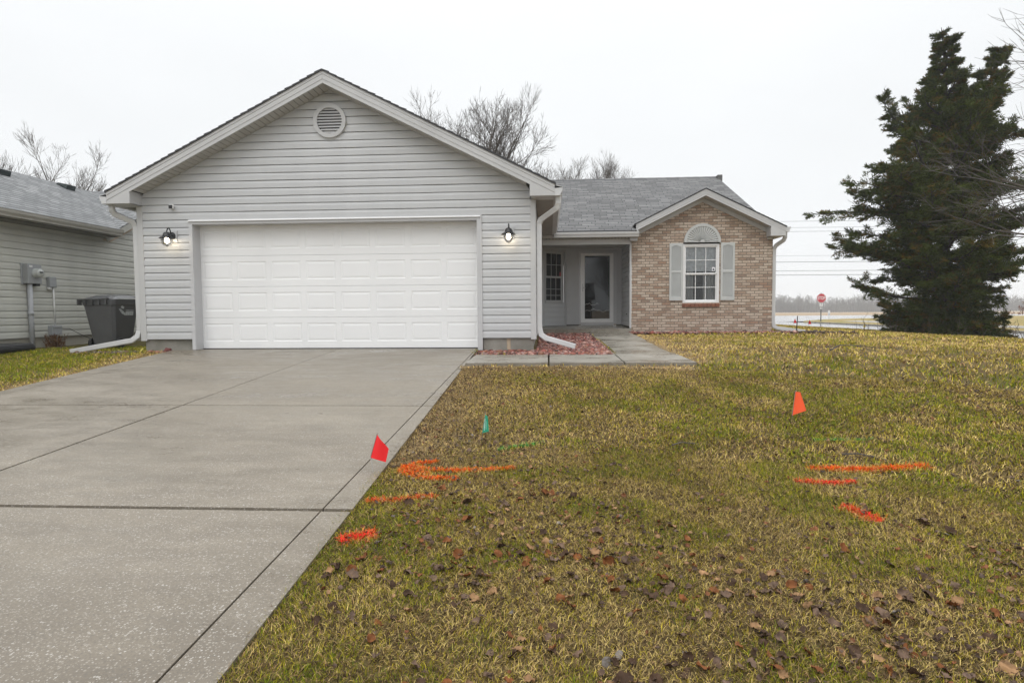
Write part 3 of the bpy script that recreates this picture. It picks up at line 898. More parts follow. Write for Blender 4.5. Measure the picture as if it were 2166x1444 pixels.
for i in range(k):
    a = 9.362+(10.275-9.362)*i/k; b = 9.362+(10.275-9.362)*(i+1)/k-.008
    m = Matrix.Translation(((a+b)/2, BY+.03, .735)) @ Matrix.Rotation(math.radians(9), 4, 'X')
    mb.obox(m, (b-a)/2, .075, .040)
mb.build('window_sill', SILLB, house, bevel=.004)
# shutters
def shutter(x0, x1, z0, z1):
    mb = MB(); Y = BY-.035
    fr = .048
    mb.box(x0, x0+fr, Y, BY, z0, z1); mb.box(x1-fr, x1, Y, BY, z0, z1)
    zm = z0+(z1-z0)*.505
    mb.box(x0+fr, x1-fr, Y, BY, z0, z0+.085); mb.box(x0+fr, x1-fr, Y, BY, zm-.03, zm+.03)
    # arched top rail
    n_ = 14
    for i in range(n_):
        a, b = x0+fr+(x1-x0-2*fr)*i/n_, x0+fr+(x1-x0-2*fr)*(i+1)/n_
        h = lambda x: z1-.085+.032*max(0, math.cos((x-(x0+x1)/2)/((x1-x0)/2-fr)*PI*.62))
        mb.prism([(a, h(a)), (b, h(b)), (b, z1), (a, z1)], Y, BY, PY)
    mb.box(x0+fr, x1-fr, BY-.006, BY-.002, z0+.08, z1-.04)
    for (a, b) in ((z0+.085, zm-.03), (zm+.03, z1-.052)):
        p_ = .0262; n_ = int((b-a)/p_)
        for i in range(n_):
            z = a+(b-a)*i/n_
            mb.prism([(Y+.004, z), (Y+.008, z-.004), (BY-.004, z+p_*.9), (BY-.010, z+p_)], x0+fr, x1-fr, lambda q, r_, d: (d, q, r_))
    mb.build('shutter', SHUT, house)
shutter(9.046, 9.374, .845, 2.250); shutter(10.288, 10.622, .845, 2.252)
# sunburst panel over the window
mb = MB(); sx_, sz_, sr_ = 9.838, 2.278, .442
def halfring(r0, r1, y0, n_=32):
    for i in range(n_):
        a, b = PI*i/n_, PI*(i+1)/n_
        p = lambda r, t, y: (sx_+r*math.cos(t), y, sz_+r*math.sin(t))
        mb.poly([p(r0, a, y0), p(r1, a, y0), p(r1, b, y0), p(r0, b, y0)])
        mb.poly([p(r1, a, y0), p(r1, a, BY), p(r1, b, BY), p(r1, b, y0)])
        mb.poly([p(r0, a, y0), p(r0, b, y0), p(r0, b, y0+.014), p(r0, a, y0+.014)])
halfring(.375, .442, BY-.05); halfring(.001, .055, BY-.05)
nr = 19
for i in range(nr):
    a = PI*(i+.08)/nr; b = PI*(i+.92)/nr; m_ = (a+b)/2
    p = lambda r, t, y: (sx_+r*math.cos(t), y, sz_+r*math.sin(t))
    mb.poly([p(.055, a, BY-.028), p(.375, a, BY-.030), p(.375, m_, BY-.044), p(.055, m_, BY-.040)])
    mb.poly([p(.055, m_, BY-.040), p(.375, m_, BY-.044), p(.375, b, BY-.030), p(.055, b, BY-.028)])
mb.box(sx_-.442, sx_+.442, BY-.05, BY, sz_-.012, sz_)
sb = mb.build('sunburst_panel', SHUT, house)
mb = MB()
for i in range(32):
    a, b = PI*i/32, PI*(i+1)/32
    mb.poly([(sx_, BY-.012, sz_), (sx_+.40*math.cos(a), BY-.012, sz_+.40*math.sin(a)), (sx_+.40*math.cos(b), BY-.012, sz_+.40*math.sin(b))])
mb.build('sunburst_groove', simple('groove_grey', (.33, .335, .33), .7), sb)
mb = MB(); mb.box(WX0-.0, WX1+.0, BY-.004, BY+.02, WZ1-.018, WZ1+.012); mb.build('lintel_gap', DKGAP, house)

# rakes of the brick gable
BYO = 4.80
FBX1 = 11.727
bt = lambda x: 3.500-abs(x-BC)*.493
def brake(sgn):
    mb = MB()
    if sgn > 0:
        ib, e = 11.378, FBX1
        pts = [(BC, bt(BC)), (BC, bt(BC)-.152), (ib, bt(ib)-.152), (ib, 2.364), (e, 2.364), (e, bt(e))]
        mb.box(ib, ib+.02, BYO+.02, BY+.2, 2.364, bt(ib)-.12); mb.box(ib, e, BYO+.02, BY+1.2, 2.364, 2.374); mb.box(e-.02, e, BYO+.02, BY+1.2, 2.37, bt(e))
    else:
        e = 8.19
        pts = [(BC, bt(BC)), (BC, bt(BC)-.152), (8.24, bt(8.24)-.152), (8.24, 2.50), (e, 2.50), (e, bt(e))]
    mb.prism(pts, BYO, BYO+.02, PY)
    mb.prism([(BC, bt(BC)+.003), (BC, bt(BC)-.045), (e, bt(e)-.045), (e, bt(e)+.003)], BYO-.010, BYO, PY)
    mb.prism([(BC, bt(BC)-.045), (BC, bt(BC)-.10), (e, bt(e)-.10), (e, bt(e)-.045)], BYO-.005, BYO, PY)
    mb.build('rake_fascia', TRIM, house, bevel=.003)
brake(-1); brake(1)
mb = MB()
for sgn, e in ((-1, 8.24), (1, 11.378)):
    mb.prism([(BC, bt(BC)-.145), (e, bt(e)-.145), (e, bt(e)-.135), (BC, bt(BC)-.135)], BYO+.02, BY+.02, PY)
mb.build('soffit', SOFF, house)
mb = MB()
for sgn, e in ((-1, 8.10), (1, 11.40)):
    mb.prism([(BC, bt(BC)-.147), (e, bt(e)-.147), (e, bt(e)-.255), (BC, bt(BC)-.255)], BY-.022, BY-.001, PY)
mb.box(11.40, 11.56, BY-.03, BY+.3, 2.315, 2.364)
mb.build('frieze_board', TRIM, house)
gutter('gutter', lambda a, b, d: (FBX1+a*.9, BYO+d, 2.455+b), 1.3)
pipe('downspout', [(11.775, 4.98, 2.47), (11.775, 4.98, 2.35), (11.755, 5.01, 2.28), (11.625, 5.14, 2.17), (11.588, 5.17, 2.09), (11.588, 5.17, .30), (11.61, 5.17, .19), (11.69, 5.17, .15), (12.36, 5.16, .06)], (0, 1, 0), [(11.588, 5.17, 1.3)])

# main roof over porch and wing
MY0, MZ0, MS, MYR = 4.715, 2.535, .455, 9.80
mz = lambda y: MZ0+(y-MY0)*MS
PX = lambda a, b, d: (d, a, b)
mb = MB()
vyl = lambda x: MY0+(3.524-abs(x-BC)*.493-MZ0)/MS          # valley with the wing's gable roof
mb.prism([(5.4, MY0), (8.19, MY0), (8.19, vyl(8.19)), (BC, vyl(BC)), (11.45, vyl(11.45)), (11.45, MYR), (5.4, MYR)], 0, -.03, lambda a, b, d: (a, b, mz(b)+d))
mb.prism([(MYR, mz(MYR)), (15, mz(MYR)-(15-MYR)*MS), (15, mz(MYR)-(15-MYR)*MS-.03), (MYR, mz(MYR)-.03)], -1.3, 11.45, PX)
vgy = lambda x: MY0+(4.527-abs(x-GC)*GS-MZ0)/MS          # valley with the garage roof
mb.prism([(-1.3, vgy(-1.3)+.02), (GC, vgy(GC)+.02), (5.4, vgy(5.4)+.02), (5.4, MYR), (-1.3, MYR)], 0, -.03, lambda a, b, d: (a, b, mz(b)+d))
mrf = mb.build('main_roof', ROOF, house, uv=lambda x, y, z: (x+.11, (y-MY0)*1.0987))
mb = MB()
for i in range(38):
    x = 5.9+i*.146
    mb.prism([(MYR-.15, mz(MYR)-.066), (MYR-.012, mz(MYR)+.010+(i % 2)*.003), (MYR+.012, mz(MYR)+.010+(i % 2)*.003), (MYR+.15, mz(MYR)-.066)], x, x+.144, PX)
mb.box(11.40, 11.54, MYR-.32, MYR-.05, mz(MYR)-.20, mz(MYR)-.005)
mb.build('ridge_cap', ROOF, mrf, uv=lambda x, y, z: (x, y))
mb = MB()
mb.prism([(5.3, mz(5.3)-.032), (MYR, mz(MYR)-.032), (MYR, mz(MYR)-.16), (5.3, mz(5.3)-.16)], 11.40, 11.435, PX)
mb.build('rake_fascia', TRIM, house)
mb = MB()
for sgn, e in ((-1, 8.13), (1, FBX1+.02)):
    slope_slab(mb, (BC, 3.524), (e, 3.524-abs(e-BC)*.493), BYO-.016, 7.0 if sgn < 0 else 6.3, .016)
mb.prism([(BC, 3.524), (FBX1+.02, 3.524-abs(FBX1+.02-BC)*.493), (FBX1+.02, 3.50-abs(FBX1+.02-BC)*.493), (BC, 3.50)], 6.3, 6.31, PY)
brf = mb.build('gable_roof', ROOF, house, uv=uvx(BC))
mb = MB()
for sgn, e in ((-1, 8.13), (1, FBX1+.02)):
    for i in range(18):
        x0 = BC+(e-BC)*i/18; x1 = BC+(e-BC)*(i+.98)/18
        z0 = 3.525-abs(x0-BC)*.493; z1 = 3.525-abs(x1-BC)*.493
        mb.prism([(x0, z0+.003), (x1, z1+.010), (x1, z1-.018), (x0, z0-.018)], BYO-.024, BYO-.0165, PY)
mb.build('shingle_edge', SHEDGE, brf)
mb = MB(); mb.poly([(11.39, 5.4, 2.3), (11.39, 14.4, 2.3), (11.39, 14.4, mz(MYR)-(14.4-MYR)*MS-.03), (11.39, MYR, mz(MYR)-.03), (11.39, 5.4, mz(5.4)-.03)]); mb.build('gable_end', SID, house)
mb = MB(); mb.poly([(-.95, 5, 2.3), (-.95, 14.4, 2.3), (-.95, 14.4, mz(MYR)-(14.4-MYR)*MS-.03), (-.95, MYR, mz(MYR)-.03), (-.95, 5.6, mz(5.6)-.03)]); mb.build('gable_end', SID, house)
# porch gutter, fascia, soffit, beam
gutter('gutter', lambda a, b, d: (6.20+d, 4.805-a, 2.388+b), 2.05)
mb = MB(); mb.box(5.88, 8.24, 4.806, 4.83, 2.385, 2.535); mb.box(5.88, 8.24, 4.74, 4.80, 2.522, 2.532); mb.build('eave_fascia', TRIM, house)
mb = MB(); mb.box(5.88, 8.24, 4.83, 5.0, 2.372, 2.38); ps = mb.build('soffit', SOFF, house)
_k = NB('slotted_strip'); _sx = _k.n('ShaderNodeSeparateXYZ'); _k.l(_k.pos(), _sx.inputs[0])
_k.color(_k.mix(_k.math('LESS_THAN', _k.math('FRACT', _k.math('DIVIDE', _sx.outputs[0], .08)), .45), (.43, .42, .395), (.02, .02, .02))); _k.rough(.7)
mb = MB(); mb.box(5.95, 8.16, 4.86, 4.95, 2.3695, 2.3715); mb.build('soffit_slot', _k.m, ps)
mb = MB(); mb.box(5.87, 8.075, 5.0, 5.13, 2.238, 2.371); mb.box(8.055, 8.235, 4.86, 5.105, 2.30, 2.371); mb.build('porch_beam', TRIM, house, bevel=.003)
mb = MB(); mb.box(5.86, 8.12, 5.13, 6.95, 2.33, 2.36); mb.build('porch_ceiling', SOFF, house)
# porch slab
def slab_z(y): return float(np.interp(y, [5.0, 6.9], [.155, .20]))
mb = MB()
mb.prism([(5.0, .155), (6.95, .20), (6.95, -.1), (5.012, -.1), (5.0, .06)], 5.86, 8.108, PX)
mb.build('porch_slab', WALK, house)
# porch walls: angled window bay, door wall, side wall of the wing
A0, A1 = Vector((5.885, 6.33)), Vector((6.552, 6.885))
ad = (A1-A0).normalized(); an = Vector((ad.y, -ad.x)); al = (A1-A0).length
PA = lambda s, d, z: (A0.x+ad.x*s-an.x*d, A0.y+ad.y*s-an.y*d, z)
ws0, ws1, wzb, wzt = .115, .775, .845, 2.235
mb = MB()
siding(mb, .20, 5, lambda a, b: [(ws0-.03, ws1+.03, ws0-.03, ws1+.03)], lambda s, o, z: PA(s, -o, z), .127)
mb.build('porch_siding', SID, house)
PAp = lambda a, b, d: PA(a, d, b)
mb = MB()
mb.prism([(-.03, .19), (ws0-.03, .19), (ws0-.03, 2.34), (-.03, 2.34)], -.022, .02, PAp)
mb.prism([(ws1+.03, .19), (al, .19), (al, 2.34), (ws1+.03, 2.34)], -.022, .02, PAp)
mb.prism([(ws0-.03, wzt+.005), (ws1+.03, wzt+.005), (ws1+.03, 2.34), (ws0-.03, 2.34)], -.018, .02, PAp)
mb.prism([(ws0-.03, .815), (ws1+.03, .815), (ws1+.03, wzb-.005), (ws0-.03, wzb-.005)], -.03, .02, PAp)
DY = 6.90
mb.box(6.548, 6.912, DY-.018, DY+.02, .225, 2.34); mb.box(7.955, 8.12, DY-.018, DY+.02, .225, 2.34); mb.box(6.912, 7.955, DY-.010, DY+.02, 2.25, 2.34)
mb.build('porch_wall', simple('porch_grey_panel', (.47, .47, .475), .5, .04), house)
PAw = lambda x, d, z: PA(x, d+.0, z)
pw = sash_window('window', ws0, ws1, wzb, wzt, 1.53, PAw, house, TRIM, .03, 3, .014)
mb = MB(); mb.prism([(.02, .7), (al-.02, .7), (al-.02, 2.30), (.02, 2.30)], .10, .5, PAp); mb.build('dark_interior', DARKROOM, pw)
mb = MB(); mb.prism([(ws1-.115, 1.56), (ws1-.055, 1.56), (ws1-.055, 1.68), (ws1-.115, 1.68)], .0285, .0305, PAp); mb.build('sticker', simple('pink_sticker', (.50, .13, .13), .6, .2, (40, 40, 40)), pw)
mb = MB(); mb.prism([(ws0+.03, 1.02), (ws1-.03, 1.02), (ws1-.03, 1.06), (ws0+.03, 1.06)], .075, .095, PAp); mb.build('blind_rail', simple('blind_rail', (.25, .25, .25), .7), pw)
mb = MB(); mb.prism([(-.03, .13), (al, .13), (al, .205), (-.03, .205)], 0, .03, PAp); SP = simple('stained_sill', (.10, .095, .085), .8, .5, (20, 20, 20)); mb.box(6.5, 6.912, DY, DY+.03, .13, .23); mb.build('sill_plate', SP, house); mb = MB(); mb.box(7.955, 8.12, DY, DY+.03, .13, .23); mb.build('sill_plate', SP, house)
# side wall of the wing facing the porch
mb = MB(); siding(mb, .215, 17, lambda a, b: [(BY+.03, DY-.02, BY+.03, DY-.02)], lambda s, o, z: (8.108-o, s, z)); mb.build('porch_siding', SID, house)
mb = MB(); mb.box(8.076, 8.122, BY-.006, BY+.05, .17, 2.30); mb.build('corner_trim', TRIM, house, bevel=.003)
mb = MB(); mb.box(8.085, 8.11, BY+.05, DY, .12, .21); mb.build('sill_plate', simple('stained_sill_dark', (.06, .055, .05), .8, .5, (20, 20, 20)), house)
mb = MB(); mb.tube([(8.10, 5.72, .52), (8.065, 5.72, .52)], .018, 8); mb.build('hose_tap', BLACK, house)
# storm door
mb = MB()
mb.box(6.914, 6.962, DY-.03, DY+.02, .235, 2.245); mb.box(7.868, 7.955, DY-.03, DY+.02, .235, 2.245); mb.box(6.962, 7.868, DY-.03, DY+.02, 2.20, 2.245); mb.box(6.962, 7.868, DY-.035, DY+.02, .205, .278)
mb.build('door_frame', JAMB, house, bevel=.003)
mb = MB()
dx0, dx1, dz0, dz1 = 6.964, 7.866, .281, 2.196
gx0, gx1, gz0, gz1 = 7.075, 7.762, .382, 2.125
mb.box(dx0, gx0, DY-.045, DY-.012, dz0, dz1); mb.box(gx1, dx1, DY-.045, DY-.012, dz0, dz1)
mb.box(gx0, gx1, DY-.045, DY-.012, dz0, gz0); mb.box(gx0, gx1, DY-.045, DY-.012, gz1, dz1)
std = mb.build('storm_door', VINYL, house, bevel=.004)
mb = MB(); mb.box(gx0, gx1, DY-.032, DY-.026, gz0, gz1); mb.build('door_glass', DGLASS, std)
mb = MB(); mb.poly([(gx0-.05, DY+.10, gz0-.1), (gx1+.05, DY+.10, gz0-.1), (gx1+.05, DY+.10, gz1+.05), (gx0-.05, DY+.10, gz1+.05)]); mb.build('inner_door', simple('dark_inner_door', (.012, .012, .015), .5, .2), std)
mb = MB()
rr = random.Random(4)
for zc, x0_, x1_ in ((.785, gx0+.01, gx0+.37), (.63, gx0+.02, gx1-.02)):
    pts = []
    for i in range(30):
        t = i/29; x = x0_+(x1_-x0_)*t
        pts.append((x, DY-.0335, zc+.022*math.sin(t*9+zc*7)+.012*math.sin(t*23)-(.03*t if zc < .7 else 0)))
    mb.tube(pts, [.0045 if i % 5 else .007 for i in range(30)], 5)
mb.build('reflection_line', simple('reflection_white', (.55, .55, .53), .6), std)  # pale wavy strips modelled on the glass to stand for a reflection
mb = MB(); mb.box(7.005, 7.028, DY-.055, DY-.045, 1.14, 1.36); mb.tube([(7.015, DY-.055, 1.25), (7.015, DY-.10, 1.25), (7.09, DY-.105, 1.24)], .010, 8); mb.tube([(7.015, DY-.055, 1.34), (7.015, DY-.075, 1.34)], .014, 10); mb.build('door_handle', STEEL, std)
# flashing line where garage roof meets the porch roof is hidden; small light switch box etc. left out

# ---------------------------------------------------------------- wall lanterns and camera
GLOBE = m_glass('lantern_glass', (.96, .95, .92), 1.0)
BULB = m_emit('lit_bulb', (1.0, .88, .70), 38)
def lantern(x, z, label):
    t = thing('wall_lantern', label, 'lantern', (x, -.02, z), 'black lanterns on either side of the garage door')
    mb = MB(); mb.box(x-.085, x+.085, -.034, -.004, z-.115, z+.085); mb.box(x-.07, x+.07, -.040, -.034, z-.10, z+.07); mb.build('mounting_block', TRIM, t, bevel=.004)
    mb = MB(); mb.lathe([(0, .0), (.062, 0), (.062, .012), (.045, .028), (.02, .034), (0, .034)], (x, -.040, z-.005), (0, -1, 0), 24)
    mb.build('backplate', BLACK, t, smooth=True)
    mb = MB(); yb = -.185
    mb.tube([(x, -.06, z+.01), (x, -.085, z+.075), (x, -.10, z+.105), (x, -.125, z+.118), (x, -.155, z+.105), (x, -.175, z+.07), (x, -.185, z+.03)], .010, 8)
    mb.tube([(x, -.06, z-.02), (x, -.11, z+.0), (x, -.185, z+.0)], .011, 8); mb.build('arm', BLACK, t, smooth=True)
    mb = MB(); mb.lathe([(0, .045), (.026, .043), (.048, .028), (.060, .0), (.066, -.028), (.10, -.042), (.122, -.062), (.120, -.066), (.09, -.052), (.056, -.046)], (x, yb, z), (0, 0, 1), 28); mb.build('hood', BLACK, t, smooth=True)
    mb = MB(); mb.lathe([(.075, -.05), (.082, -.085), (.080, -.12), (.066, -.155), (.042, -.178), (.012, -.186), (0, -.187)], (x, yb, z), (0, 0, 1), 28); g = mb.build('glass_globe', GLOBE, t, smooth=True)
    mb = MB()
    mb.tube([(x+.088*math.cos(a*PI/10), yb+.088*math.sin(a*PI/10), z-.095) for a in range(21)], .0032, 5)
    for q in range(4):
        a = q*PI/2+PI/4
        mb.tube([(x+r*math.cos(a), yb+r*math.sin(a), z+h) for r, h in ((.09, -.05), (.090, -.095), (.086, -.125), (.070, -.16), (.044, -.185), (.0, -.193))], .0030, 5)
    mb.tube([(x, yb, z-.188), (x, yb, z-.203)], .006, 6); mb.build('cage', BLACK, t, smooth=True)
    mb = MB(); mb.lathe([(0, -.04), (.018, -.05), (.030, -.075), (.034, -.10), (.028, -.128), (.012, -.142), (0, -.145)], (x, yb, z), (0, 0, 1), 16); mb.build('bulb', BULB, t, smooth=True)
lantern(-.352, 1.945, 'lit black barn lantern on the grey siding near the drainpipe with the bin behind it')
lantern(5.418, 1.925, 'lit black barn lantern on the narrow siding between garage door and porch')
t = thing('security_camera', 'small white security camera with black face high on the grey siding', 'camera', (-.33, 0, 2.43))
mb = MB(); mb.box(-.370, -.296, -.085, -.035, 2.392, 2.468); mb.build('body', WPLAST, t, bevel=.014)
mb = MB(); mb.box(-.366, -.300, -.090, -.0855, 2.396, 2.456); fc = mb.build('face', BLACK, t, bevel=.004)
mb = MB(); mb.tube([(-.333, -.02, 2.43), (-.333, -.037, 2.43)], .012, 8); mb.build('mount', WPLAST, t)
mb = MB(); mb.lathe([(0, .004), (.010, .003), (.013, 0)], (-.333, -.090, 2.428), (0, -1, 0), 12); mb.build('lens', simple('lens_glass', (.02, .02, .03), .08), fc, smooth=True)

# ---------------------------------------------------------------- the house next door
NX = -3.6
nb = thing('house', 'sage grey sided house next door with blue grey shingles, seen past the drainpipe', 'house', (NX, 0, 0))
NS0 = .188
mb = MB()
rz = lambda y: 2.27+.5*(y-2.3)
def nspan(a, b):
    if b < 2.24: return [(-3.2, 9, -3.2, 9)]
    if b < 2.40: return [(-3.2, 9, -3.2, 9)]
    ya = 2.3+(a-2.10)/.5; yb = 2.3+(b-2.10)/.5
    return [(ya, 9, yb, 9)]
siding(mb, NS0, 28, nspan, lambda s, o, z: (NX+o, s, z), .125)
mb.build('side_wall', NSID, nb)
mb = MB(); mb.box(NX-.3, NX-.025, -3.2, 9, -.2, NS0-.008); mb.build('foundation', NFOUND, nb)
mb = MB(); mb.poly([(NX-.02, -3.2, NS0), (-9, -3.2, NS0), (-9, -3.2, 2.4), (-6.1, -3.2, 3.8), (NX-.02, -3.2, 2.55)]); mb.build('end_wall', NSID, nb)
nz = lambda x: 2.42+.5*(-3.2-x)
RX, RZ = -6.10, nz(-6.10)
mb = MB()
vy = lambda x: 2.3+(nz(x)-2.27)/.5
mb.poly([(-3.19, -3.4, nz(-3.19)), (-3.19, 2.52, nz(-3.19)), (-3.30, vy(-3.30)+.02, nz(-3.30)), (RX, vy(RX), RZ), (RX, -3.4, RZ)])
mb.poly([(-3.19, -3.4, nz(-3.19)-.02), (-3.19, 2.52, nz(-3.19)-.02), (-3.19, 2.52, nz(-3.19)), (-3.19, -3.4, nz(-3.19))])
mb.poly([(RX, -3.4, RZ), (RX, 12, RZ), (-9.5, 12, RZ-1.7), (-9.5, -3.4, RZ-1.7)])
nrf = mb.build('roof', NROOF, nb, uv=lambda x, y, z: (y, -x*1.118))
mb = MB()
CY = 5.52
mb.poly([(-3.36, 2.32, rz(2.32)), (-3.36, CY, rz(CY)), (-8.2, CY, rz(CY)), (-8.2, 2.32, rz(2.32))])
mb.poly([(-3.36, CY, rz(CY)), (-3.36, 9, rz(CY)-1.74), (-8.2, 9, rz(CY)-1.74), (-8.2, CY, rz(CY))])
mb.poly([(-3.36, 2.32, rz(2.32)), (-3.36, CY, rz(CY)), (-3.36, CY, rz(CY)-.025), (-3.36, 2.32, rz(2.32)-.025)])
mb.build('gable_roof', NROOF, nb, uv=lambda x, y, z: (x, y*1.118))
mb = MB()
mb.prism([(2.36, rz(2.36)-.03), (CY, rz(CY)-.03), (CY, rz(CY)-.17), (2.42, rz(2.42)-.17)], -3.385, -3.365, PX)
mb.build('rake_fascia', simple('sage_trim', (.40, .39, .35), .5, .06), nb)
mb = MB(); mb.prism([(2.55, rz(2.55)-.17), (3.6, rz(3.6)-.17), (3.6, rz(3.6)-.30), (2.75, rz(2.75)-.30)], NX+.005, NX+.05, PX); mb.build('frieze_board', TAN, nb)
gutter('gutter', lambda a, b, d: (-3.20+a, -3.4+d, 2.290+b), 5.93, NGUT)
mb = MB(); mb.box(NX, -3.2, -3.4, 2.48, 2.262, 2.272); mb.box(-3.215, -3.20, -3.4, 2.50, 2.262, 2.41); mb.prism([(NX, 2.262), (-3.2, 2.262), (-3.2, 2.40), (NX, 2.60)], 2.48, 2.50, PY); mb.build('eave_soffit', simple('dark_sage_soffit', (.17, .165, .145), .6, .08), nb)
mb = MB(); mb.prism([(-3.205, 2.272), (-3.16, 2.272), (-3.16, 2.285), (-3.205, 2.285)], -3.4, 2.70, PY)
mb.build('drip_edge', NGUT, nb)
def roof_vent(x, y):
    z = nz(x)
    mb = MB()
    m = Matrix.Translation((x, y, z+.06)) @ Matrix.Rotation(math.atan(.5), 4, 'Y')
    def q(a, b, c): return tuple(m @ Vector((a, b, c)))
    h = .14
    lo = [q(-h, -h, -.055), q(h, -h, -.055), q(h, h, -.055), q(-h, h, -.055)]
    hi = [q(-h*.9, -h*.95, .0), q(h*.9, -h*.95, .065), q(h*.9, h*.95, .065), q(-h*.9, h*.95, .0)]
    mb.poly(hi)
    for i in range(4): j = (i+1) % 4; mb.poly([lo[i], lo[j], hi[j], hi[i]])
    mb.build('roof_vent', simple('wet_black_vent', (.02, .03, .03), .18), nb)
roof_vent(-5.80, 4.30); roof_vent(-5.62, 2.30)

# meter, boxes and pipes on the neighbour's wall
t = thing('electric_meter', 'grey electric meter box with round glass meter on the sage siding', 'meter', (NX, .7, 1.2))
mb = MB(); mb.box(NX+.012, NX+.135, .50, .80, 1.19, 1.55); mb.box(NX+.008, NX+.03, .47, .86, 1.17, 1.56); bx_ = mb.build('box', PANELG, t, bevel=.006)
mb = MB(); mb.box(NX+.136, NX+.138, .53, .60, 1.49, 1.525); mb.build('sticker', WPLAST, bx_)
mb = MB(); mb.lathe([(.088, .0), (.088, .03), (.082, .035), (.080, .09), (.070, .11), (0, .118)], (NX+.135, .665, 1.385), (1, 0, 0), 24); mt = mb.build('meter', simple('meter_glass', (.50, .52, .50), .12, .05), t, smooth=True)
mb = MB(); mb.box(NX+.254, NX+.257, .62, .70, 1.385, 1.41); mb.build('dial', BLACK, mt)
mb = MB(); mb.tube([(NX+.065, .60, 1.20), (NX+.065, .60, -.06)], .042, 12); mb.tube([(NX+.065, .60, .68), (NX+.065, .60, .60)], .048, 12); mb.build('conduit', PVC, t, smooth=True)
mb = MB(); mb.box(NX+.03, NX+.11, .70, .78, 1.15, 1.19); mb.build('clamp', BLACK, t)
t = thing('utility_box', 'small grey telephone box on the sage siding above a thin white pipe', 'utility box', (NX, 1.12, 1.2))
mb = MB(); mb.box(NX+.015, NX+.085, 1.03, 1.20, 1.14, 1.34); mb.build('cover', PANELG, t, bevel=.01)
mb = MB(); mb.box(NX+.015, NX+.07, 1.03, 1.09, 1.09, 1.14); mb.tube([(NX+.05, 1.15, 1.15), (NX+.05, 1.15, .40)], .013, 8); mb.build('pipe', WPLAST, t, smooth=True)
t = thing('utility_box', 'grey cable box low on the sage wall above the dry brown weed', 'utility box', (NX, 1.12, .3))
mb = MB(); mb.box(NX+.015, NX+.10, 1.02, 1.26, .215, .40); mb.box(NX+.10, NX+.11, 1.03, 1.25, .36, .395); mb.build('cover', PANELG, t, bevel=.01)
mb = MB(); mb.tube([(NX+.04, 1.20, .22), (NX+.04, 1.20, -.05)], .014, 8); mb.build('pipe', WPLAST, t)
mb = MB(); mb.tube([(NX+.06, 1.26, .34), (NX+.12, 1.42, .33), (NX+.2, 1.62, .20), (NX+.35, 1.80, .07), (NX+.6, 1.95, -.01), (NX+.9, 2.0, -.03)], .006, 6)
tag(mb.build('cable', BLKPL), 'thin black cable drooping from the low grey box towards the bin', 'cable')

# ---------------------------------------------------------------- wheeled bin
def gz(x, y): return float(lawn_z(np.array([x]), np.array([y]))[0])
bzg = -.045
t = thing('wheeled_bin', 'tall charcoal wheeled rubbish bin standing between the two houses', 'bin', (-2.42, 1.2, bzg))
def bxo(zf):     # outline at height fraction: x0,x1,y0,y1
    return (-2.60-.165*zf, -2.165+.055*zf, .90-.05*zf, 1.42+.17*zf)
mb = MB()
hs_ = [0, .06, .5, .86, .90, 1.0]
off = [0, 0, 0, 0, .012, .012]
H_ = .93; zb0 = bzg+.07
prev = None; rows = []
for q, o_ in zip(hs_, off):
    x0, x1, y0, y1 = bxo(q); x0 -= o_; x1 += o_; y0 -= o_; y1 += o_
    c_ = .05
    rows.append([(x, y, zb0+q*(H_-.07)) for x, y in ((x0+c_, y0), (x1-c_, y0), (x1, y0+c_), (x1, y1-c_), (x1-c_, y1), (x0+c_, y1), (x0, y1-c_), (x0, y0+c_))])
mb.poly(list(reversed(rows[0])))
for A, B in zip(rows, rows[1:]):
    for i in range(8):
        j = (i+1) % 8
        mb.poly([A[i], A[j], B[j], B[i]])
mb.poly(rows[-1])
body = mb.build('body', BIN, t, bevel=.006)
mb = MB(); zt = zb0+H_-.07
x0, x1, y0, y1 = bxo(1.0)
g_ = lambda u, v, lift: (x0-.02+(x1-x0+.04)*u, y0+.03+(y1-y0+.02)*v, zt+.012+lift)
n_ = 8
for i in range(n_):
    for j in range(n_):
        f_ = lambda u, v: g_(u, v, .085*(1-(2*u-1)**4)*(1-(2*v-1)**4)+.03*v)
        mb.poly([f_(i/n_, j/n_), f_((i+1)/n_, j/n_), f_((i+1)/n_, (j+1)/n_), f_(i/n_, (j+1)/n_)])
mb.box(x0-.02, x1+.02, y0+.03, y1+.05, zt-.004, zt+.013)
mb.build('lid', BINL, t)
mb = MB()
mb.tube([(x0-.03, y0-.045, zt+.005), (x1-.10, y0-.045, zt+.022)], .014, 8)
for i in range(5):
    u = x0-.02+(x1-.1-x0)*i/4*.98
    mb.box(u-.012, u+.012, y0-.055, y0+.04, zt-.10+.004*i, zt+.016+.004*i)
mb.build('handle', BIN, t)
for xx in (-2.655, -2.105):
    mb = MB(); mb.lathe([(0, -.025), (.085, -.025), (.105, -.02), (.108, 0), (.105, .02), (.085, .025), (.04, .020), (0, .020)], (xx, .98, bzg+.105), (1, 0, 0), 22)
    mb.build('wheel', BLKPL, t, smooth=True)
mb = MB(); mb.tube([(-2.64, .98, bzg+.105), (-2.12, .98, bzg+.105)], .014, 8); mb.build('axle', BLACK, t)
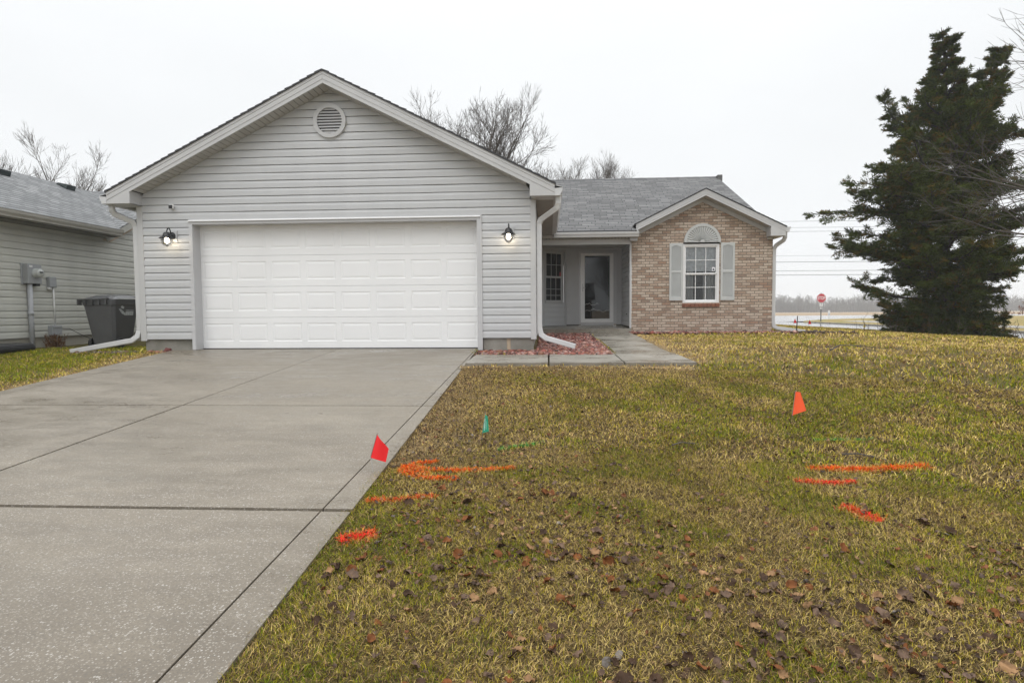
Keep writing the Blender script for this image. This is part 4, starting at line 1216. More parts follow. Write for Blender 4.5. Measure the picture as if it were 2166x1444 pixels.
# white mark on the bin's side: a small diamond above a cupped shape
mb = MB()
def side_pt(a, b):   # a along depth, b height fraction
    xx0, xx1, yy0, yy1 = bxo(b); return (xx1+.003, yy0+(yy1-yy0)*a, zb0+b*(H_-.07))
mb.poly([side_pt(.30, .885), side_pt(.40, .835), side_pt(.36, .80), side_pt(.25, .83)])
mb.poly([side_pt(.18, .80), side_pt(.27, .80), side_pt(.46, .70), side_pt(.44, .655), side_pt(.30, .70)])
mb.poly([side_pt(.44, .775), side_pt(.78, .775), side_pt(.78, .76), side_pt(.50, .76)])
mb.poly([side_pt(.46, .745), side_pt(.78, .745), side_pt(.78, .655), side_pt(.44, .655)])
mb.build('emblem', simple('faded_white_print', (.50, .52, .52), .6, .3, (30, 30, 30)), body)

# ---------------------------------------------------------------- small things by the houses
t = thing('plastic_box', 'low black plastic box lying in the grass at the foot of the sage wall', 'box', (-3.3, -.1, -.01))
mb = MB()
mb.prism([(-3.50, -.03), (-3.12, -.03), (-3.10, .02), (-3.12, .075), (-3.50, .085)], -.75, .20, PY)
b_ = mb.build('base', BLKPL, t, bevel=.012)
mb = MB(); mb.prism([(-3.51, .088), (-3.115, .078), (-3.14, .108), (-3.47, .118)], -.76, .19, PY); mb.build('lid', BLKPL, t, bevel=.01)
t = thing('dry_weed', 'dry reddish brown weed growing under the low grey box', 'weed', (-3.5, 1.05, 0))
mb = MB(); rr = random.Random(8)
for i in range(120):
    x, y = -3.47+rr.gauss(0, .04), 1.02+rr.gauss(0, .10); h = rr.uniform(.08, .26)
    dx, dy = rr.gauss(0, .05), rr.gauss(0, .06)
    mb.tube([(x, y, -.03), (x+dx*.5, y+dy*.5, h*.6), (x+dx, y+dy, h)], [.004, .003, .002], 4, False)
    for k in range(3):
        q = rr.uniform(.3, 1); c = Vector((x+dx*q, y+dy*q, h*q)); a = Vector((rr.gauss(0, 1), rr.gauss(0, 1), rr.gauss(0, 1))).normalized()*.018; b = Vector((rr.gauss(0, 1), rr.gauss(0, 1), rr.gauss(0, 1))).normalized()*.014
        mb.poly([c, c+a, c+a+b, c+b])
mb.build('stem', simple('dry_weed', (.14, .07, .03), .9, .5, (30, 30, 30)), t)
# yellow strap at the corner
mb = MB(); mb.rsweep([(-.96, -.02, .02), (-.99, -.06, -.04), (-1.03, -.12, -.065)], .035, .008, (1, 0, 0))
tag(mb.build('plastic_tie', simple('yellow_plastic', (.42, .36, .05), .5)), 'short yellow plastic strap on the ground by the garage corner', 'strap')
mb = MB(); mb.box(-1.62, -1.10, -.02, .26, -.075, -.035)
for k in range(2): pass
tag(mb.build('splash_slab', FOUND, bevel=.01), 'flat wet concrete slab on the ground below the left drainpipe', 'slab')

# ---------------------------------------------------------------- rocks
def rocks(name, pts, size, cols, mat, label, seed=1):
    rng = np.random.default_rng(seed)
    ico = bpy.data.meshes.new('tmp')
    import bmesh
    bm_ = bmesh.new(); bmesh.ops.create_icosphere(bm_, subdivisions=1, radius=1); bm_.to_mesh(ico); bm_.free()
    V0 = np.array([v.co for v in ico.vertices]); F0 = np.array([p.vertices[:] for p in ico.polygons]); bpy.data.meshes.remove(ico)
    N = len(pts); nv = len(V0)
    s = size*np.exp(rng.normal(0, .38, N))
    sc = rng.uniform(.55, 1.25, (N, 3)); sc[:, 2] *= .62
    jit = rng.uniform(.72, 1.2, (N, nv, 1))
    v = V0[None]*jit*sc[:, None]*s[:, None, None]
    a = rng.uniform(0, 2*PI, N); ca, sa = np.cos(a), np.sin(a)
    b = rng.uniform(-.6, .6, N); cb_, sb_ = np.cos(b), np.sin(b)
    x = v[..., 0]*cb_[:, None]-v[..., 2]*sb_[:, None]; z = v[..., 0]*sb_[:, None]+v[..., 2]*cb_[:, None]
    v = np.stack([x*ca[:, None]-v[..., 1]*sa[:, None], x*sa[:, None]+v[..., 1]*ca[:, None], z], -1)
    P_ = np.array(pts); v = v+P_[:, None]; v[..., 2] += s[:, None]*.25
    C_ = np.array(cols)[rng.integers(0, len(cols), N)]*rng.uniform(.6, 1.35, (N, 1))
    F = (F0[None]+np.arange(N)[:, None, None]*nv).reshape(-1, 3)
    ob = arr_mesh(name, v.reshape(-1, 3), [F], np.repeat(C_, nv, 0), mat)
    return tag(ob, label, name.replace('_', ' '), kind='stuff')
ROCKM = m_attr('lava_rock', .7, .35, 60)
rng = np.random.default_rng(5)
x = rng.uniform(4.9, 7.06, 30000); y = rng.uniform(-.64, 4.98, 30000)
k_ = in_bed(x, y) & ~((x < 5.0) & (y < -.4) & (rng.random(30000) < .5))
x, y = x[k_], y[k_]
def bed_z(x, y): return np.interp(y, [-.64, 0, 5], [-.078, -.06, .03])+.012*fbm(x, y, 3, 9)
pts = np.stack([x, y, bed_z(x, y)], 1)
cols = [(.27, .085, .065), (.20, .060, .050), (.33, .15, .115), (.14, .045, .040), (.40, .24, .20), (.06, .032, .028), (.24, .11, .07), (.30, .20, .18)]
rocks('red_gravel', pts, .018, cols, ROCKM, 'red lava rock bed between the garage and the walk')
x = rng.uniform(8.05, 11.9, 4200); y = rng.uniform(4.36, 5.09, 4200)
k_ = (y > 4.42+.05*np.sin(x*5)) & ((x < 11.5) | (rng.random(4200) < .5))
x, y = x[k_], y[k_]
zf_ = lambda x, y: lawn_base(x, y)+.0
rocks('red_gravel', np.stack([x, y, zf_(x, y)+.015], 1), .021, cols, ROCKM, 'red lava rock strip along the foot of the brick wall', 2)
x = rng.uniform(-.80, -.28, 60); y = rng.uniform(-.20, -.04, 60)
rocks('red_gravel', np.stack([x, y, -.05+0*x], 1), .026, cols, ROCKM, 'few red rocks spilled beside the driveway at the left garage corner', 3)
x = rng.normal(-1.5, .42, 260); y = rng.normal(-.16, .055, 260)
k_ = (x > -2.2) & (x < -.95); x, y = x[k_], y[k_]
rocks('leaf_debris', np.stack([x, y, -.055+0*x], 1), .022, [(.10, .07, .05), (.16, .11, .08), (.20, .10, .07), (.22, .20, .18), (.06, .045, .035)], ROCKM, 'dark leaf and stone debris under the left drainpipe', 4)
x = np.concatenate([rng.normal(12.6, .32, 420), rng.uniform(11.5, 12.6, 160)]); y = np.concatenate([rng.normal(4.75, .13, 420), rng.normal(4.8, .12, 160)])
rocks('bark_mulch', np.stack([x, y, lawn_base(x, y)+.012], 1), .026, [(.05, .03, .02), (.08, .05, .035), (.03, .02, .016), (.12, .08, .055)], ROCKM, 'dark bark mulch spread past the right drainpipe', 6)
# soil under the beds
mb = MB()
mb.poly([(4.93, -.64, -.082), (7.06, -.64, -.082), (7.06, 0, -.062), (7.06, 5, .045), (5.8, 5, .045), (5.8, 0.2, -.062), (4.93, .2, -.062)])
mb.poly([(8.04, 4.44, gz(8.5, 4.2)-.01), (11.9, 4.44, gz(11.8, 4.2)-.01), (11.9, 5.13, gz(11.8, 4.2)+.01), (8.04, 5.13, gz(8.5, 4.2)+.02)])
mb.poly([(-2.25, -.25, -.06), (-.1, -.22, -.05), (-.1, .1, -.05), (-.98, .1, -.05), (-.98, 1, -.05), (-1.8, 1, -.06), (-1.8, .1, -.06)])
tag(mb.build('bed_soil', SOIL), 'dark wet soil under the rock beds', 'soil', kind='structure')

# ---------------------------------------------------------------- marker flags
FRED = simple('red_flag_vinyl', (.80, .012, .016), .45, .04); FORG = simple('orange_flag_vinyl', (.90, .10, .02), .45, .04); FGRN = simple('green_flag_vinyl', (.005, .26, .15), .45, .05); FYEL = simple('yellow_flag_vinyl', (.75, .60, .05), .5)
WIRE = simple('flag_wire', (.25, .24, .22), .4, .1, metal=.6)
def flag(base, top, quad, mat, label, bulge=.012, text=False):
    """quad: four corners of the cloth, first two along the wire (top, bottom)"""
    t = thing('marker_flag', label, 'marker flag', base, 'utility marker flags on wires')
    mb = MB(); mb.tube([base, Vector(base).lerp(Vector(quad[1]), .5)+Vector((.004, 0, 0)), quad[1], quad[0], top], .0026, 6); mb.build('wire', WIRE, t)
    mb = MB(); n_ = 8
    A, B, C_, D = [Vector(q) for q in quad]      # A top-wire, B bottom-wire, C bottom-outer, D top-outer
    nrm = (B-A).cross(D-A).normalized()
    def pt(u, v): return A.lerp(D, u).lerp(B.lerp(C_, u), v)+nrm*bulge*math.sin(u*PI*1.6)*(1-.3*v)
    for i in range(n_):
        for j in range(n_): mb.poly([pt(i/n_, j/n_), pt((i+1)/n_, j/n_), pt((i+1)/n_, (j+1)/n_), pt(i/n_, (j+1)/n_)])
    c = mb.build('cloth', mat, t, smooth=True)
    if text:
        mb = MB(); rr = random.Random(2)
        for (u0, u1, v0, v1, step) in ((.36, .46, .22, .86, .075), (.60, .64, .34, .80, .05)):
            v = v0
            while v < v1:
                w_ = step*rr.uniform(.45, .8)
                for sg in (-.0014, .0014): mb.poly([pt(u0, v)+nrm*sg, pt(u1, v)+nrm*sg, pt(u1, v+w_)+nrm*sg, pt(u0, v+w_)+nrm*sg])
                v += step
        mb.build('print', simple('flag_print', (.75, .85, .8), .6), c)
    return t
def g3(x, y, h=0): return (x, y, gz(x, y)+h)
flag(g3(4.945, -6.30), (4.965, -6.24, gz(4.945, -6.3)+.255), [(4.958, -6.245, gz(4.945, -6.3)+.248), (4.914, -6.25, gz(4.945, -6.3)+.098), (5.017, -6.27, gz(4.945, -6.3)+.072), (5.038, -6.275, gz(4.945, -6.3)+.160)], FRED, 'red marker flag on a wire beside the driveway edge', .006)
flag(g3(5.555, -5.55), (5.585, -5.53, gz(5.555, -5.55)+.215), [(5.583, -5.532, gz(5.555, -5.55)+.205), (5.560, -5.56, gz(5.555, -5.55)+.06), (5.612, -5.60, gz(5.555, -5.55)+.085), (5.600, -5.575, gz(5.555, -5.55)+.19)], FGRN, 'green marker flag with white print standing in the lawn', .006, True)
flag(g3(8.10, -4.86), (8.145, -4.84, gz(8.1, -4.86)+.24), [(8.135, -4.842, gz(8.1, -4.86)+.235), (8.105, -4.86, gz(8.1, -4.86)+.035), (8.200, -4.90, gz(8.1, -4.86)+.085), (8.160, -4.87, gz(8.1, -4.86)+.235)], FORG, 'orange marker flag standing alone in the open lawn', .010)
def farflag(x, y, s, mat, label, h=.30):
    z = gz(x, y); flag((x, y, z), (x+.01, y, z+h), [(x+.01, y, z+h), (x-.03, y, z+h-s), (x+.09, y, z+h-s), (x+.03, y, z+h)], mat, label, .004)
farflag(15.62, 14.0, .16, FRED, 'tiny red marker flag on the lawn just right of the drainpipe, before the wet street', .34)
farflag(16.05, 13.7, .15, FRED, 'tiny red marker flag just right of the thin dark stake', .30)
farflag(19.0, 15.5, .11, FYEL, 'tiny yellow marker flag at the lawn edge left of the big evergreen', .22)
t = thing('metal_stake', 'thin dark metal stake standing by the end of the right drainpipe', 'stake', (12.15, 5.2, .05))
mb = MB(); mb.tube([(12.135, 5.12, 0.02), (12.165, 5.14, .44)], .011, 6); mb.build('rod', simple('dark_rusty_steel', (.03, .028, .028), .6), t); mb = MB(); mb.tube([(12.165, 5.14, .435), (12.166, 5.14, .445)], .014, 6); mb.build('cap', BLACK, t)

# ---------------------------------------------------------------- stop sign and far street furniture
def text_mesh(nm, txt, size, mtx, mat, parent, ext=.002):
    cu = bpy.data.curves.new(nm, 'FONT'); cu.body = txt; cu.size = size; cu.align_x = 'CENTER'; cu.align_y = 'CENTER'; cu.extrude = ext; cu.offset = size*.018
    o_ = bpy.data.objects.new('tmp_text', cu); C.objects.link(o_)
    bpy.context.view_layer.update()
    me = bpy.data.meshes.new_from_object(o_.evaluated_get(bpy.context.evaluated_depsgraph_get()))
    bpy.data.objects.remove(o_); bpy.data.curves.remove(cu)
    me.name = nm; me.transform(mtx)
    return link(nm, me, mat, parent)
sx, sy = 28.75, 41.6
t = thing('stop_sign', 'red octagonal stop sign on a dark post at the far street corner', 'stop sign', (sx, sy, -.48))
SRED = simple('sign_red', (.48, .012, .035), .45, .05); SWH = simple('sign_white', (.78, .78, .78), .45, .03)
mb = MB(); mb.box(sx-.035, sx+.035, sy-.03, sy+.03, -.55, 1.9); mb.build('post', simple('galvanised_post', (.10, .10, .105), .5, .1), t)
zc = 1.475
def octa(r): return [(sx+r*math.cos(PI/8+i*PI/4), zc+r*math.sin(PI/8+i*PI/4)) for i in range(8)]
mb = MB(); mb.prism(octa(.400), sy-.040, sy-.034, PY); bd = mb.build('sign_border', SWH, t)
mb = MB(); mb.prism(octa(.378), sy-.046, sy-.041, PY); sgn_ = mb.build('sign_face', SRED, t)
text_mesh('lettering', 'STOP', .345, Matrix.Translation((sx, sy-.052, zc)) @ Matrix.Rotation(PI/2, 4, 'X') @ Matrix.Diagonal((.74, 1.15, 1, 1)), SWH, sgn_)
mb = MB(); mb.box(sx-.13, sx+.13, sy-.040, sy-.034, .80, 1.05); pl = mb.build('small_plate', SWH, t)
mb = MB(); mb.prism([(sx-.06, .90), (sx+.06, .94), (sx+.03, 1.0), (sx-.02, .97)], sy-.044, sy-.041, PY); mb.build('arrow_mark', BLACK, pl)
mb = MB(); mb.box(sx-.08, sx+.08, sy-.040, sy-.034, .57, .74); p2 = mb.build('small_plate', SWH, t)
mb = MB(); mb.box(sx-.03, sx+.04, sy-.044, sy-.041, .62, .69); mb.build('print_mark', BLACK, p2)
t = thing('marker_post', 'short white marker post near the stop sign beside the main road', 'marker post', (34.1, 52.0, -.4))
mb = MB(); mb.box(34.0, 34.2, 51.95, 52.0, -.5, .42); mb.build('post', WPLAST, t, bevel=.01); mb = MB(); mb.box(34.03, 34.17, 51.94, 51.948, -.05, .08); mb.build('band', PANELG, t)
t = thing('street_post', 'slim dark post on the grass bank across the side street', 'post', (41.5, 30.5, -.2))
mb = MB(); mb.tube([(41.0, 30.5, -.30), (41.0, 30.5, .45)], .045, 6); mb.build('pole', BLACK, t); mb = MB(); mb.tube([(41.0, 30.5, .45), (41.0, 30.5, .50)], .055, 6); mb.build('cap', BLACK, t)
# overhead cables along the main road
WIR = simple('cable_grey', (.20, .20, .205), .6)  # grey kept lighter, distance haze put into the colour
hs2 = [(11.95, .022, 'uppermost faint overhead cable above the main road'), (11.15, .020, 'faint overhead cable just under the uppermost one'), (10.65, .024, 'third overhead cable from the top, under the close upper pair'), (7.55, .016, 'faintest overhead cable, alone midway between the upper and lower groups'), (6.75, .034, 'dark overhead cable at the top of the lower group'), (5.62, .030, 'overhead cable in the middle of the lower group'), (5.08, .036, 'lowest and darkest overhead cable')]
for z, r_, lb in hs2:
    mb = MB(); mb.tube([(xx, 70, z+.00012*(xx-60)**2-.2) for xx in range(-60, 181, 12)], r_, 5)
    tag(mb.build('overhead_cable', WIR), lb, 'cable', 'overhead cables behind the house')

# ---------------------------------------------------------------- bare trees
def tubes(branches, sides):
    """branches: list of (pts (k,3), radii (k,))"""
    V, F = [], []
    base = 0
    for pts, rad in branches:
        k = len(pts); d = np.gradient(pts, axis=0); d /= np.linalg.norm(d, axis=1)[:, None]+1e-9
        ref = np.array([.31, .17, .93]) if abs(d[0, 2]) < .9 else np.array([1., .2, 0])
        u = np.cross(d, ref); u /= np.linalg.norm(u, axis=1)[:, None]+1e-9; w = np.cross(d, u)
        a = np.arange(sides)*2*PI/sides
        ring = pts[:, None]+rad[:, None, None]*(u[:, None]*np.cos(a)[None, :, None]+w[:, None]*np.sin(a)[None, :, None])
        V.append(ring.reshape(-1, 3))
        i = np.arange(k-1)[:, None]*sides+np.arange(sides)[None]; j = np.arange(k-1)[:, None]*sides+(np.arange(sides)[None]+1) % sides
        F.append(np.stack([i, j, j+sides, i+sides], -1).reshape(-1, 4)+base)
        base += k*sides
    return np.concatenate(V), np.concatenate(F)
def grow(rng, base, h, r0, lens, levels=5, up=.25, spread=.75, fork=.28, lean=(0, 0), kids=(6, 6, 5, 4), wob=.16, droop=0, limbs=None):
    out = [[] for _ in range(levels)]
    def br(p, d, ln, r, lv):
        k = 7 if lv < 2 else (5 if lv < 4 else 4)
        pts = [p]; dd = d.copy()
        for i in range(k-1):
            dd = dd+rng.normal(0, wob, 3)+np.array([0, 0, up*(.4 if lv == 0 else 1)*.5]); dd /= np.linalg.norm(dd)
            pts.append(pts[-1]+dd*ln/(k-1))
        pts = np.array(pts); rad = r*np.linspace(1, .38 if lv else .55, k)
        out[lv].append((pts, rad))
        if lv+1 >= levels: return
        n_ = kids[min(lv, len(kids)-1)]+rng.integers(-1, 2)
        for c in range(n_):
            q = rng.uniform(fork if lv == 0 else .22, 1.0) if c else 1.0
            f_ = q*(k-1); i0 = min(int(f_), k-2); fr = f_-i0
            pp = pts[i0]*(1-fr)+pts[i0+1]*fr; td = pts[i0+1]-pts[i0]; td /= np.linalg.norm(td)
            s_ = rng.normal(0, 1, 3); s_ -= td*s_.dot(td); s_ /= np.linalg.norm(s_)
            an = rng.uniform(.45, 1.0)*spread if c else rng.uniform(0, .3)
            nd = td*math.cos(an)+s_*math.sin(an)+np.array([0, 0, up*.5-droop*(lv > 0)]); nd /= np.linalg.norm(nd)
            l2 = lens[min(lv, len(lens)-1)]*rng.uniform(.65, 1.2)*(1.15-.4*q if lv else 1.0)
            r2_ = max(.0055, min(r*.62, rad[i0]*.7)*rng.uniform(.75, 1))
            br(pp, nd, l2, r2_, lv+1)
    br(np.array(base, float), np.array([lean[0], lean[1], 1.0]), h, r0, 0)
    for z, az, el, ln in limbs or ():      # limbs whose course the photograph shows
        br(np.array([base[0]+lean[0]*z, base[1]+lean[1]*z, base[2]+z]), np.array([math.cos(az)*math.cos(el), math.sin(az)*math.cos(el), math.sin(el)]), ln, r0*.42, 1)
    return out
BARK = simple('grey_bark', (.085, .070, .058), .9, .3, (5, 5, 1), .6, 30)
BARKD = simple('dark_wet_bark', (.030, .024, .019), .9, .3, (5, 5, 1), .6, 30)
BARKM = simple('grey_brown_bark', (.085, .074, .062), .85, .3, (6, 6, 2), .5, 30)
BARKP = simple('pale_bark', (.20, .185, .165), .85, .3, (6, 6, 2), .5, 30)
def bare_tree(base, label, seed, mat=BARK, group='bare trees', **kw):
    o_ = grow(np.random.default_rng(seed), base, **kw)
    t = thing('bare_tree', label, 'tree', base, group)
    v, f = tubes(o_[0]+o_[1], 7); arr_mesh('trunk', v, [f], None, mat, t, base).location = (0, 0, 0)
    rest = sum(o_[2:], [])
    v, f = tubes(rest, 4); arr_mesh('crown', v, [f], None, mat, t, base).location = (0, 0, 0)
    return t
T = dict(levels=6, kids=(8, 7, 6, 5, 3), up=.16, fork=.55, wob=.10)
bare_tree((2.7, 16.0, 0), 'largest bare tree, fanning out above the slope of the garage roof', 3, h=4.3, r0=.19, lens=(3.9, 1.9, 1.0, .55, .32), spread=1.0, **{**T, 'kids': (12, 8, 6, 5, 3), 'up': .2})
bare_tree((-1.6, 18.5, 0), 'thin bare tree top just showing over the garage roof, left of the largest bare tree', 14, h=5.8, r0=.13, lens=(3.0, 1.5, .8, .5, .3), spread=.62, **T)
bare_tree((8.9, 31, 0), 'far bare tree over the porch roof, its twigs just above the ridge', 21, h=6.6, r0=.16, lens=(3.4, 1.7, 1.0, .6, .35), spread=.75, **T)
bare_tree((6.6, 27, 0), 'far bare tree rising where garage roof and porch roof meet', 25, h=5.4, r0=.14, lens=(3.0, 1.6, 1.0, .6, .35), spread=.8, **T)
bare_tree((11.9, 36, 0), 'low far bare tree, its sparse twigs above the right half of the porch ridge', 27, h=6.4, r0=.14, lens=(3.2, 1.6, 1.0, .6, .35), spread=.75, **T)
bare_tree((-20.6, 15.5, 0), 'tall dense bare tree at the left edge of the picture behind the shingled roof', 31, h=4.8, r0=.18, lens=(3.0, 1.6, .95, .6, .35), spread=.66, **{**T, 'kids': (7, 6, 5, 4, 3)})
bare_tree((-18.2, 19.0, 0), 'rounded bare tree behind the black roof vent next door', 37, h=4.9, r0=.15, lens=(2.3, 1.4, .85, .5, .3), spread=.75, **{**T, 'kids': (7, 6, 5, 4, 3)})
bare_tree((19.2, 3.1, -.38), 'thin grey bare tree reaching in from the right edge before the evergreen', 44, BARKM, h=4.2, r0=.10, lens=(3.6, 1.7, .9, .5), spread=.8, fork=.45, wob=.07, up=.04, lean=(-.04, 0), levels=5, kids=(7, 6, 4, 3),
          limbs=[(2.0+.22*i, PI+.30*math.sin(i*2.1), math.radians(e), l_) for i, (e, l_) in enumerate([(3, 3.7), (14, 3.6), (24, 3.7), (8, 3.9), (36, 3.6), (52, 3.6)])])

# what the storm door glass mirrors: a house and bare trees across the front street
bare_tree((13.2, -44, -.9), 'bare tree across the street, mirrored in the upper right of the storm door glass', 52, h=3.6, r0=.2, lens=(3.6, 1.8, 1.0, .55, .32), spread=.9, **T)
bare_tree((17.5, -50, -.9), 'bare tree across the street, out of frame behind the camera', 53, h=4.0, r0=.2, lens=(3.6, 1.8, 1.0, .55, .32), spread=.9, **T)
fh = thing('house', 'low house across the street, a dark shape mirrored in the storm door glass', 'house', (9, -48, -.9))
mb = MB(); mb.box(2, 11.2, -54, -48, -1.2, 1.9); mb.build('wall', simple('dark_brown_wall', (.12, .085, .065), .8), fh)
mb = MB(); mb.prism([(-47.5, 1.85), (-51, 3.9), (-54.5, 1.85)], 1.6, 11.6, PX); mb.build('roof', simple('dark_roof', (.05, .05, .05), .8), fh)
tag(grid(np.linspace(-60, 80, 12), np.linspace(-75, -24, 8), lambda x, y: -.9+0*x, 'far_lawn', VERGE.m), kind='structure')

# ---------------------------------------------------------------- big evergreen
def spray_leaves(rng, P_, D_, length, n, w, droop):
    """tufts of small scale-leaf blades around points P_ with direction D_"""
    N = len(P_)
    p = np.repeat(P_, n, 0); d = np.repeat(D_, n, 0)
    tt = rng.random((N*n, 1))
    ln = np.repeat(length, n)[:, None]
    r_ = rng.normal(0, 1, (N*n, 3)); r_ -= d*(r_*d).sum(1, keepdims=True); r_ /= np.linalg.norm(r_, axis=1, keepdims=True)
    r_[:, 2] *= .55
    c = p+d*tt*ln+r_*ln*(.30*(1.05-tt)*rng.random((N*n, 1))**.6)
    c[:, 2] -= (droop*ln[:, 0]*(tt[:, 0]*.25))
    bd = d*.8+r_*.75+rng.normal(0, .35, (N*n, 3)); bd[:, 2] -= .05; bd /= np.linalg.norm(bd, axis=1, keepdims=True)
    s_ = np.cross(bd, rng.normal(0, 1, (N*n, 3))); s_ /= np.linalg.norm(s_, axis=1, keepdims=True)
    L_ = (w*rng.uniform(2.0, 4.2, (N*n, 1))); W_ = w*rng.uniform(.45, .9, (N*n, 1))
    a = c-s_*W_*.5; b = c+s_*W_*.5; m_ = c+bd*L_*.55+s_*W_*.45; m2 = c+bd*L_*.55-s_*W_*.45; e = c+bd*L_
    V = np.stack([a, b, m_, e, m2], 1).reshape(-1, 3)
    i = np.arange(N*n)*5
    return V, np.stack([i, i+1, i+2, i+4], 1), np.stack([i+4, i+2, i+3], 1), tt[:, 0]
def evergreen(base, label):
    rng = np.random.default_rng(77)
    t = thing('evergreen_tree', label, 'tree', base)
    bx, by, bz0 = base
    zz = np.array([0, .2, 1.0, 1.75, 2.75, 3.8, 4.7, 5.8, 6.95, 7.5, 7.9, 8.5, 9.0, 9.5, 10.2]); ll = np.array([1.5, 1.7, 2.35, 3.1, 3.25, 3.4, 2.95, 2.45, 1.65, 1.0, .55, .3, .28, .16, .05])
    br = []; tips = []
    trunk = [(np.array([[bx, by, bz0-.1], [bx+.03, by, bz0+2], [bx-.02, by+.05, bz0+4.2], [bx-.05, by, bz0+6.5], [bx-.12, by, bz0+8.8], [bx-.27, by, bz0+9.9]]), np.array([.27, .2, .15, .10, .045, .006])),
             (np.array([[bx+.02, by, bz0+3.6], [bx+.5, by-.1, bz0+5.4], [bx+.95, by-.1, bz0+7.2], [bx+1.5, by-.1, bz0+9.2]]), np.array([.11, .09, .06, .012]))]
    def limb(p0, az, ln, el, r0):
        k = 7; pts = [p0]; d = np.array([math.cos(az)*math.cos(el), math.sin(az)*math.cos(el), math.sin(el)])
        for i in range(k-1):
            d = d+rng.normal(0, .10, 3)+np.array([0, 0, .03 if i > 3 else -.02]); d /= np.linalg.norm(d); pts.append(pts[-1]+d*ln/(k-1))
        pts = np.array(pts); br.append((pts, r0*np.linspace(1, .2, k)))
        m_ = int(5+ln*5.6)
        for j in range(m_):
            q = rng.uniform(.12, 1.0) if j else 1.0
            f_ = q*(k-1); i0 = min(int(f_), k-2); pp = pts[i0]+(pts[i0+1]-pts[i0])*(f_-i0); td = pts[i0+1]-pts[i0]; td /= np.linalg.norm(td)
            sd_ = np.cross(td, [0, 0, 1]); sd_ /= np.linalg.norm(sd_)+1e-9
            a_ = rng.choice([-1, 1])*rng.uniform(.25, 1.15)*(1 if j else .1)
            nd = td*math.cos(a_)+sd_*math.sin(a_)+np.array([0, 0, rng.normal(.10, .2)]); nd /= np.linalg.norm(nd)
            l2 = rng.uniform(.45, 1.0)*(1.25-.55*q)*min(1.0, .35+ln*.25)
            e_ = pp+nd*l2*.75
            br.append((np.stack([pp, (pp+e_)/2+rng.normal(0, .02, 3), e_]), np.array([.014, .010, .004])))
            tips.append((pp+nd*l2*.12, nd, l2))
            for c in range(1 if j % 2 else 2):
                s2 = rng.normal(0, 1, 3); s2[2] *= .5; n2 = nd+s2*.55; n2 /= np.linalg.norm(n2)
                tips.append((pp+nd*l2*rng.uniform(.25, .75), n2, l2*.62))
    N = 128; ga = 2.39996
    for i in range(34):      # low skirt that droops nearly to the ground
        limb(np.array([bx, by, bz0+.25+.7*rng.random()]), i*ga*1.11, rng.uniform(.9, 1.75), math.radians(rng.uniform(-16, 4)), .02)
    for i in range(64):      # short inner boughs that fill the middle of the crown
        f_ = (i+.5)/64; z = .6+7.2*f_**1.1
        limb(np.array([bx-.012*z, by, bz0+z]), i*ga*1.37, float(np.interp(z, zz, ll))*rng.uniform(.32, .66), math.radians(rng.uniform(0, 35)), .02)
    for i in range(N):
        f_ = (i+.5)/N; z = .26+9.3*f_**1.18
        ln = float(np.interp(z, zz, ll))*rng.uniform(.62, 1.06)
        limb(np.array([bx-.012*z, by, bz0+z]), i*ga+rng.normal(0, .25), ln, math.radians(rng.uniform(-2, 18)+z*2.6), .03+.012*ln)
    for i in range(30):
        f_ = (i+.5)/30; z = 5.2+3.6*f_; c = np.array([bx+.5+1.0*f_, by-.1, bz0+5.4+3.7*f_])
        limb(c, i*ga, 1.05*(1-f_)**.9*rng.uniform(.5, 1.1)+.06, math.radians(rng.uniform(10, 40)), .02)
    # stringy bare twigs that hang from the outer tips
    tw = []
    for (p, d, l_) in [tips[i] for i in rng.integers(0, len(tips), 260)]:
        e_ = p+d*l_*1.0; pts = [e_]
        for q in range(4): pts.append(pts[-1]+(d*.6+rng.normal(0, .35, 3)+np.array([0, 0, -.1*q]))*.085)
        tw.append((np.array(pts), np.linspace(.006, .003, 5)))
    v, f = tubes(trunk, 9); arr_mesh('trunk', v, [f], None, BARKD, t, base).location = (0, 0, 0)
    v, f = tubes(br+tw, 4); arr_mesh('limb', v, [f], None, BARKD, t, base).location = (0, 0, 0)
    P_ = np.array([a for a, b, c in tips]); D_ = np.array([b for a, b, c in tips]); L_ = np.array([c for a, b, c in tips])
    nper = 58
    V, Q, Tt, tt = spray_leaves(rng, P_, D_, L_, nper, .032, .5)
    clump = np.repeat(rng.random(len(P_)), nper)
    zrel = np.clip((V[::5, 2]-bz0)/10, 0, 1)
    bronze = ((clump > .80) & (rng.random(len(clump)) < .85))[:, None]
    c0 = np.array([.018, .032, .006]); c1 = np.array([.090, .112, .014]); cb2 = np.array([.130, .090, .014])
    f_ = (rng.random(len(clump))*.6+.4*np.repeat(rng.random(len(P_)), nper))[:, None]
    col = c0*(1-f_)+c1*f_
    col = np.where(bronze, cb2*(.45+.75*f_), col)
    arr_mesh('crown', V, [Q, Tt], np.repeat(col, 5, 0), m_attr('evergreen_sprays', .75, .15), t, base).location = (0, 0, 0)
    # weeds and dead twigs round the foot
    W_ = []
    for i in range(170):
        a = rng.uniform(0, 2*PI); r_ = rng.uniform(.2, 2.6); p = np.array([bx+r_*math.cos(a), by+r_*math.sin(a)*.8, bz0-.05-.03*r_*math.cos(a)]); pts = [p]
        for q in range(4): pts.append(pts[-1]+np.array([rng.normal(0, .07), rng.normal(0, .07), rng.uniform(.04, .22)]))
        W_.append((np.array(pts), np.linspace(.010, .004, 5)))
    v, f = tubes(W_, 3)
    tag(arr_mesh('weeds', v, [f], None, simple('dead_weeds', (.10, .075, .05), .9, .4, (9, 9, 9))), 'tangle of dead weeds at the foot of the big evergreen', 'weeds', kind='stuff')
    return t
evergreen((18.95, 10.55, -.31), 'tall dark evergreen with bronze tinged sprays at the right edge of the lawn')

